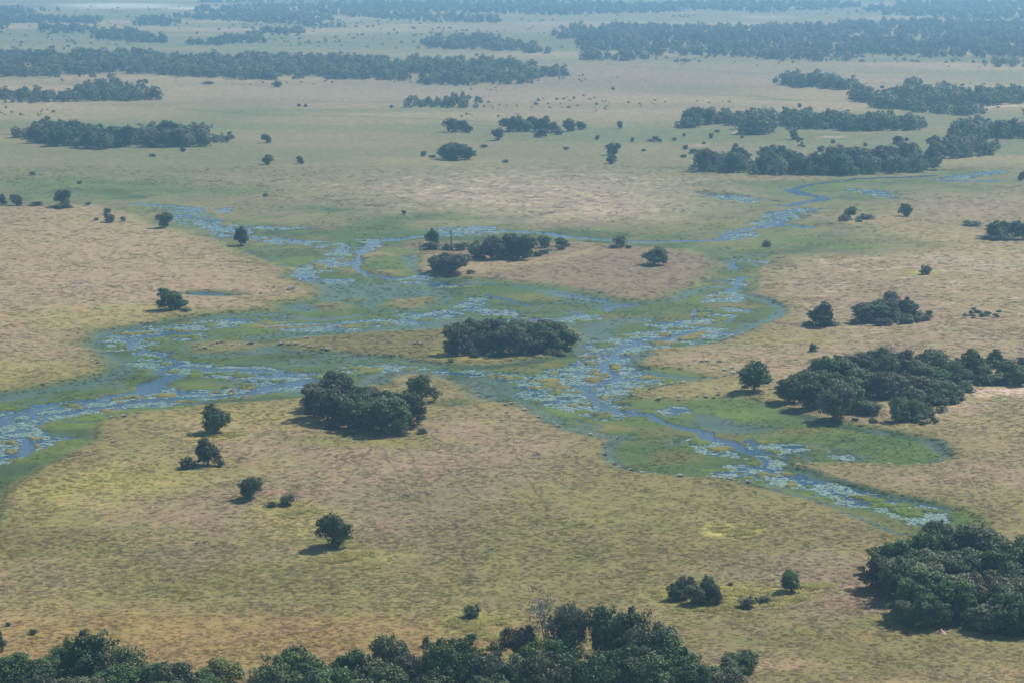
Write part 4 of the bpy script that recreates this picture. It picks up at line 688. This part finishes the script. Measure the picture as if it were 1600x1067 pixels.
TLINES = {'along the curved bay bank': ([(946, 702), (944, 712), (950, 720), (957, 726), (969, 731), (985, 735), (1003, 740), (1022, 743), (1040, 744), (1058, 746)], 1.0), 'in the dense row on the near bank': ([(1068, 747), (1105, 747), (1114, 747), (1125, 748), (1137, 749), (1145, 749), (1152, 750), (1160, 752), (1174, 757)], 1.25), 'along the spit of the green bay': ([(1250, 728), (1262, 727), (1330, 725), (1376, 727), (1394, 727), (1432, 728), (1452, 726), (1470, 722)], .9),
    'on the small oval islet': ([(324, 546), (330, 543), (336, 541), (342, 540), (348, 538), (362, 542), (374, 543), (391, 541), (397, 541)], 1.0), 'on the flat of the middle island': ([(445, 541), (453, 541), (461, 541), (475, 544), (485, 546), (501, 548), (510, 549), (460, 530), (482, 533), (650, 540), (657, 540), (669, 546)], 1.0), 'on the far side of the straw spit': ([(1014, 610), (1020, 609), (1030, 606), (1038, 604), (1044, 603), (1052, 602), (1062, 601), (1072, 600), (988, 619)], 1.0),
    'on the near side of the straw spit': ([(1034, 625), (1064, 624), (1086, 623), (1104, 622), (1112, 622), (1120, 621)], .9), 'along the right bank': ([(1108, 537), (1118, 538), (1133, 532), (1146, 528), (1154, 525), (1160, 523), (1176, 517)], .9), 'scattered before the near bank': ([(749, 621), (790, 636), (797, 634), (789, 648), (821, 643), (846, 654), (874, 667), (924, 683), (966, 687)], .9), 'by the lower left bank': ([(176, 656), (195, 653), (208, 653), (180, 695)], 1.2),
    'among the brush behind the spit': ([(1097, 569), (1106, 569), (1120, 568), (1130, 582), (1144, 586), (1148, 578), (1136, 590)], 1.0), 'by the left bank bend': ([(112, 527), (122, 525), (128, 564), (140, 566), (148, 568), (153, 571), (160, 573)], .7), 'on the tongue of the left plain': ([(410, 461), (427, 453), (452, 455), (458, 455)], 1.0)}
for g, (ps, k) in TLINES.items():
    for i, (px, py) in enumerate(sorted(ps)):
        x, y = map(float, ground(px, py)); px += rs.uniform(-4, 4); py += rs.uniform(-1.2, 1.2); x, y = map(float, ground(px, py)); s = mpp(py) * 5.4 * k * rs.uniform(.6, 1.3)
        o = bpy.data.objects.new('grass_tussock', TV[rs.randrange(4)]); o.location = (x, y, max(0, float(look(Z, px, py))) - .03); o.scale = (s * 1.5, s * 1.5, s * .8); o.rotation_euler = (0, 0, rs.uniform(0, 6.28))
        o['label'] = f'pale grass tussock, {ORD[i]} from left {g}'; o['category'] = 'grass tussock'; o['group'] = 'pale tussocks ' + g; C.objects.link(o)

# ================================================================== STUFF: woods, grass, floating leaves
def lib(name, meshes):
    c = bpy.data.collections.new(name)
    for i, me in enumerate(meshes):
        o = bpy.data.objects.new(f'{name}_{i:02d}', me); c.objects.link(o)
    return c
def scatter(name, label, P, scl, rot, vid, tintc, coll):
    n = len(P); me = bpy.data.meshes.new(name); me.vertices.add(n); me.vertices.foreach_set('co', np.asarray(P, np.float32).ravel())
    for an, ty, fld, arr in (('scl', 'FLOAT_VECTOR', 'vector', scl), ('rot', 'FLOAT_VECTOR', 'vector', rot), ('vid', 'INT', 'value', vid), ('tint', 'FLOAT_VECTOR', 'vector', tintc)):
        if arr is None: continue
        a = me.attributes.new(an, ty, 'POINT'); a.data.foreach_set(fld, np.asarray(arr, np.int32 if ty == 'INT' else np.float32).ravel())
    me.update(); o = bpy.data.objects.new(name, me); C.objects.link(o); o['kind'] = 'stuff'; o['label'] = label
    ng = bpy.data.node_groups.new(name, 'GeometryNodeTree')
    ng.interface.new_socket('Geometry', in_out='INPUT', socket_type='NodeSocketGeometry'); ng.interface.new_socket('Geometry', in_out='OUTPUT', socket_type='NodeSocketGeometry')
    N, K = ng.nodes, ng.links; gi = N.new('NodeGroupInput'); gout = N.new('NodeGroupOutput')
    ip = N.new('GeometryNodeInstanceOnPoints'); ci = N.new('GeometryNodeCollectionInfo'); ci.inputs['Collection'].default_value = coll; ci.inputs['Separate Children'].default_value = True; ci.inputs['Reset Children'].default_value = True
    def na(nm, ty):
        q = N.new('GeometryNodeInputNamedAttribute'); q.data_type = ty; q.inputs['Name'].default_value = nm; return q.outputs['Attribute']
    K.new(gi.outputs[0], ip.inputs['Points']); K.new(ci.outputs[0], ip.inputs['Instance']); ip.inputs['Pick Instance'].default_value = True
    K.new(na('vid', 'INT'), ip.inputs['Instance Index'])
    er = N.new('FunctionNodeEulerToRotation'); K.new(na('rot', 'FLOAT_VECTOR'), er.inputs[0]); K.new(er.outputs[0], ip.inputs['Rotation']); K.new(na('scl', 'FLOAT_VECTOR'), ip.inputs['Scale'])
    K.new(ip.outputs[0], gout.inputs[0])
    mo = o.modifiers.new('scatter', 'NODES'); mo.node_group = ng; return o
def zrot(r): return np.stack([np.zeros_like(r), np.zeros_like(r), r], 1)
# ---- the far woods
fk = []
for i, kd in enumerate(['dark', 'round', 'dark', 'grey', 'green', 'olive', 'grey']):
    fk.append(crown_mesh('wood_tree', kd, 1500 + i * 7, 44, 16, .050, z0=.03, matk='wood_pale' if kd in ('grey', 'olive') else 'wood')[0])
wl = lib('wood_tree', fk); rg = np.random.default_rng(8)
Mx = np.array([[t[0], t[1], t[2], t[3]] for t in mass]); n = len(Mx)
scatter('woodland', 'far hazy belts of dark woodland on the plain', np.stack([Mx[:, 0], Mx[:, 1], np.full(n, .4)], 1), np.stack([Mx[:, 2] * 1.1, Mx[:, 2] * 1.1, Mx[:, 3]], 1), zrot(rg.uniform(0, 6.28, n)), rg.integers(0, 7, n), None, wl)
# ---- grass: low splayed tufts whose colour follows the sward they stand in
def tuft_mesh(name, seed, nb, wdt, flat):
    rg = np.random.default_rng(seed); a_ = rg.uniform(0, 6.283, nb); r0 = np.sqrt(rg.uniform(0, 1, nb)) * .35; ln = rg.uniform(.5, 1, nb); out = rg.uniform(.15, .5, nb) * flat
    b = np.stack([np.cos(a_) * r0, np.sin(a_) * r0, np.full(nb, -.05)], 1); tip = b + np.stack([np.cos(a_) * out, np.sin(a_) * out, ln], 1); sd_ = np.stack([-np.sin(a_), np.cos(a_), np.zeros(nb)], 1) * wdt
    V = np.stack([b - sd_, b + sd_, tip + sd_ * .5, tip - sd_ * .5], 1).reshape(-1, 3); return mesh_np(name, V, np.arange(nb * 4).reshape(-1, 4), GRASSM)
m, N, K, B = mat('grass_blades'); a = N.new('ShaderNodeAttribute'); a.attribute_type = 'INSTANCER'; a.attribute_name = 'tint'
K.new(a.outputs['Vector'], B.inputs['Base Color']); B.inputs['Roughness'].default_value = .8; B.inputs['Specular IOR Level'].default_value = .15
t = N.new('ShaderNodeBsdfTranslucent'); K.new(a.outputs['Vector'], t.inputs['Color']); mx = N.new('ShaderNodeMixShader'); mx.inputs[0].default_value = .45
K.new(B.outputs[0], mx.inputs[1]); K.new(t.outputs[0], mx.inputs[2]); K.new(mx.outputs[0], N['Material Output'].inputs['Surface']); GRASSM = m
gl = lib('tuft', [tuft_mesh('tuft', 60 + i, 18, .10, 2.4) for i in range(3)] + [tuft_mesh('sedge', 70 + i, 16, .07, 1.8) for i in range(2)])
rg = np.random.default_rng(12)
def sample(n, y0, y1): return rg.uniform(-650, 2250, n), rg.uniform(y0, y1, n)
gpx, gpy = sample(290000, 262, 1120)
zz = look(Z, gpx, gpy); cv = look(cover, gpx, gpy); ms = look(marsh, gpx, gpy); wt = look(wet, gpx, gpy); ly = look(lily, gpx, gpy); wa = look(water, gpx, gpy)
X, Y = ground(gpx, gpy); clump = fbm(X, Y, 16, 5, 404)
keep = (wa < .35) & (zz > -.16) & (rg.uniform(0, 1, len(gpx)) < np.where(ms > .5, np.clip((clump - .40) * 5, .1, .9), np.clip((clump - .25) * 2.6, .35, 1)))
gpx, gpy, zz, cv, ms, wt, X, Y, clump = [q[keep] for q in (gpx, gpy, zz, cv, ms, wt, X, Y, clump)]
n = len(gpx); sx = tpar(gpy)
size = np.clip(sx * rg.uniform(1.6, 4.6, n), .25, 1.6); hh = np.where(ms > .5, np.clip(size * .13, .05, .14), np.clip(size * rg.uniform(.06, .16, n), .03, .12)); hh = np.where(rg.uniform(0, 1, n) < .12, hh * 2.5, hh)
br = rg.uniform(.92, 1.28, n); paleq = (rg.uniform(0, 1, n) < .1 * (ms < .4)); tcv = cv * br[:, None]
tcv[paleq] = tcv[paleq] * .5 + np.array([.42, .37, .28]) * .62
herb = [(1144, 832, 38, 9), (1150, 940, 95, 13), (1100, 958, 50, 8), (745, 975, 45, 14), (770, 1005, 50, 14), (560, 880, 50, 12), (455, 802, 45, 10), (535, 852, 35, 8), (345, 683, 40, 5), (1380, 975, 35, 6), (1270, 920, 30, 5)]
hx, hy = [], []
for cx, cy_, rx, ry in herb:
    k = int(rx * ry * .6); a_ = rg.uniform(0, 6.283, k); r_ = rg.uniform(0, 1.15, k) ** .8; hx.append(cx + np.cos(a_) * r_ * rx); hy.append(cy_ + np.sin(a_) * r_ * ry)
hx = np.concatenate(hx); hy = np.concatenate(hy); HX, HY = ground(hx, hy); kp = fbm(HX, HY, 6, 3, 808) > .50; hx, hy, HX, HY = hx[kp], hy[kp], HX[kp], HY[kp]; q = len(hx)
X = np.concatenate([X, HX]); Y = np.concatenate([Y, HY]); zz = np.concatenate([zz, look(Z, hx, hy)]); ms = np.concatenate([ms, np.zeros(q)]); hs_ = rg.uniform(.5, 1.5, q)
size = np.concatenate([size, hs_]); hh = np.concatenate([hh, hs_ * rg.uniform(.1, .3, q)]); tcv = np.concatenate([tcv, np.array([.36, .33, .11]) * rg.uniform(.7, 1.5, (q, 1))]); n = len(X)
scatter('grass', 'tufted straw and sedge grass of the plain', np.stack([X, Y, np.maximum(zz, 0)], 1), np.stack([size, size, hh], 1), zrot(rg.uniform(0, 6.28, n)), np.where(ms > .5, rg.integers(3, 5, n), rg.integers(0, 3, n)), np.clip(tcv, .01, .7), gl)
# ---- floating leaves: ragged mats of round pads
m, N, K, B = mat('lily_pad'); a = N.new('ShaderNodeAttribute'); a.attribute_type = 'INSTANCER'; a.attribute_name = 'tint'
K.new(a.outputs['Vector'], B.inputs['Base Color']); B.inputs['Roughness'].default_value = .38; B.inputs['Specular IOR Level'].default_value = .55; PADM = m
def mat_mesh(seed):
    rg = np.random.default_rng(seed); V = []; F = []
    for i in range(26):
        r_ = rg.uniform(.07, .15); a_ = rg.uniform(0, 6.28); d = math.sqrt(rg.uniform(0, 1)) * .5; cx, cy_ = math.cos(a_) * d, math.sin(a_) * d; o = len(V); tx, ty = rg.normal(0, .06, 2)
        for k in range(7):
            q = 2 * math.pi * k / 7.6 + a_; x_, y_ = math.cos(q) * r_, math.sin(q) * r_; V.append((cx + x_, cy_ + y_, .012 + .003 * i / 26 + abs(x_ * tx + y_ * ty) + rg.uniform(0, .006)))
        F.append(tuple(range(o, o + 7)))
    return mesh_np('pad_mat', V, F, PADM)
pl_ = lib('pad_mat', [mat_mesh(90 + i) for i in range(4)])
ppx, ppy = sample(1400000, 262, 900)
ly = look(lil, ppx, ppy); wa = look(water, ppx, ppy); X, Y = ground(ppx, ppy); zz = look(Z, ppx, ppy)
dens = fbm(X, Y, 6, 4, 505)
keep = (ly > .4) & (zz < 0) & (rg.uniform(0, 1, len(X)) < np.where(wa < .3, .85, np.where(wa < .75, .40, np.where(ppy < 392, .40, .03)))) & (dens > .37) & (np.abs(fbm(X, Y, 13, 3, 606) - .5) > .02)
X, Y, ppy = X[keep], Y[keep], ppy[keep]; n = len(X)
sz = rg.uniform(.4, 1.25, n) * np.clip(tpar(ppy) / .22, .75, 2.2)
pc = np.array([.235, .305, .24]) * rg.uniform(.6, 1.3, (n, 1)) * np.where(rg.uniform(0, 1, (n, 1)) < .35, np.array([[.62, .80, .45]]), 1.0)
scatter('water_lilies', 'pale mats of floating lily leaves on the channels', np.stack([X, Y, np.full(n, .01) + rg.uniform(0, .02, n)], 1), np.stack([sz, sz, np.ones(n)], 1), zrot(rg.uniform(0, 6.28, n)), rg.integers(0, 4, n), pc, pl_)
print('GRASS', len(gpx), 'PADS', n, 'GRID', NR, NC)

# ------------------------------------------------------------------ the hazy air
hm_ = bpy.data.meshes.new('haze'); x0, x1, y0, y1, z0, z1 = -40000, 40000, -6000, 45000, -2.0, 157.0
hm_.from_pydata([(x0, y0, z0), (x1, y0, z0), (x1, y1, z0), (x0, y1, z0), (x0, y0, z1), (x1, y0, z1), (x1, y1, z1), (x0, y1, z1)], [], [(3, 2, 1, 0), (4, 5, 6, 7), (0, 1, 5, 4), (1, 2, 6, 5), (2, 3, 7, 6), (3, 0, 4, 7)])
hmat = bpy.data.materials.new('hazy_air'); hmat.use_nodes = True; ht = hmat.node_tree; ht.nodes.remove(ht.nodes['Principled BSDF'])
pv = ht.nodes.new('ShaderNodeVolumePrincipled'); pv.inputs['Color'].default_value = (.36, .69, 1.0, 1); pv.inputs['Density'].default_value = 1.18e-4; pv.inputs['Anisotropy'].default_value = .3
pv.inputs['Density Attribute'].default_value = ''; pv.inputs['Temperature Attribute'].default_value = ''; pv.inputs['Color Attribute'].default_value = ''
ht.links.new(pv.outputs[0], ht.nodes['Material Output'].inputs['Volume'])
hm_.materials.append(hmat); ho = bpy.data.objects.new('haze', hm_); C.objects.link(ho); ho['kind'] = 'stuff'; ho['label'] = 'pale blue haze lying over the plain'
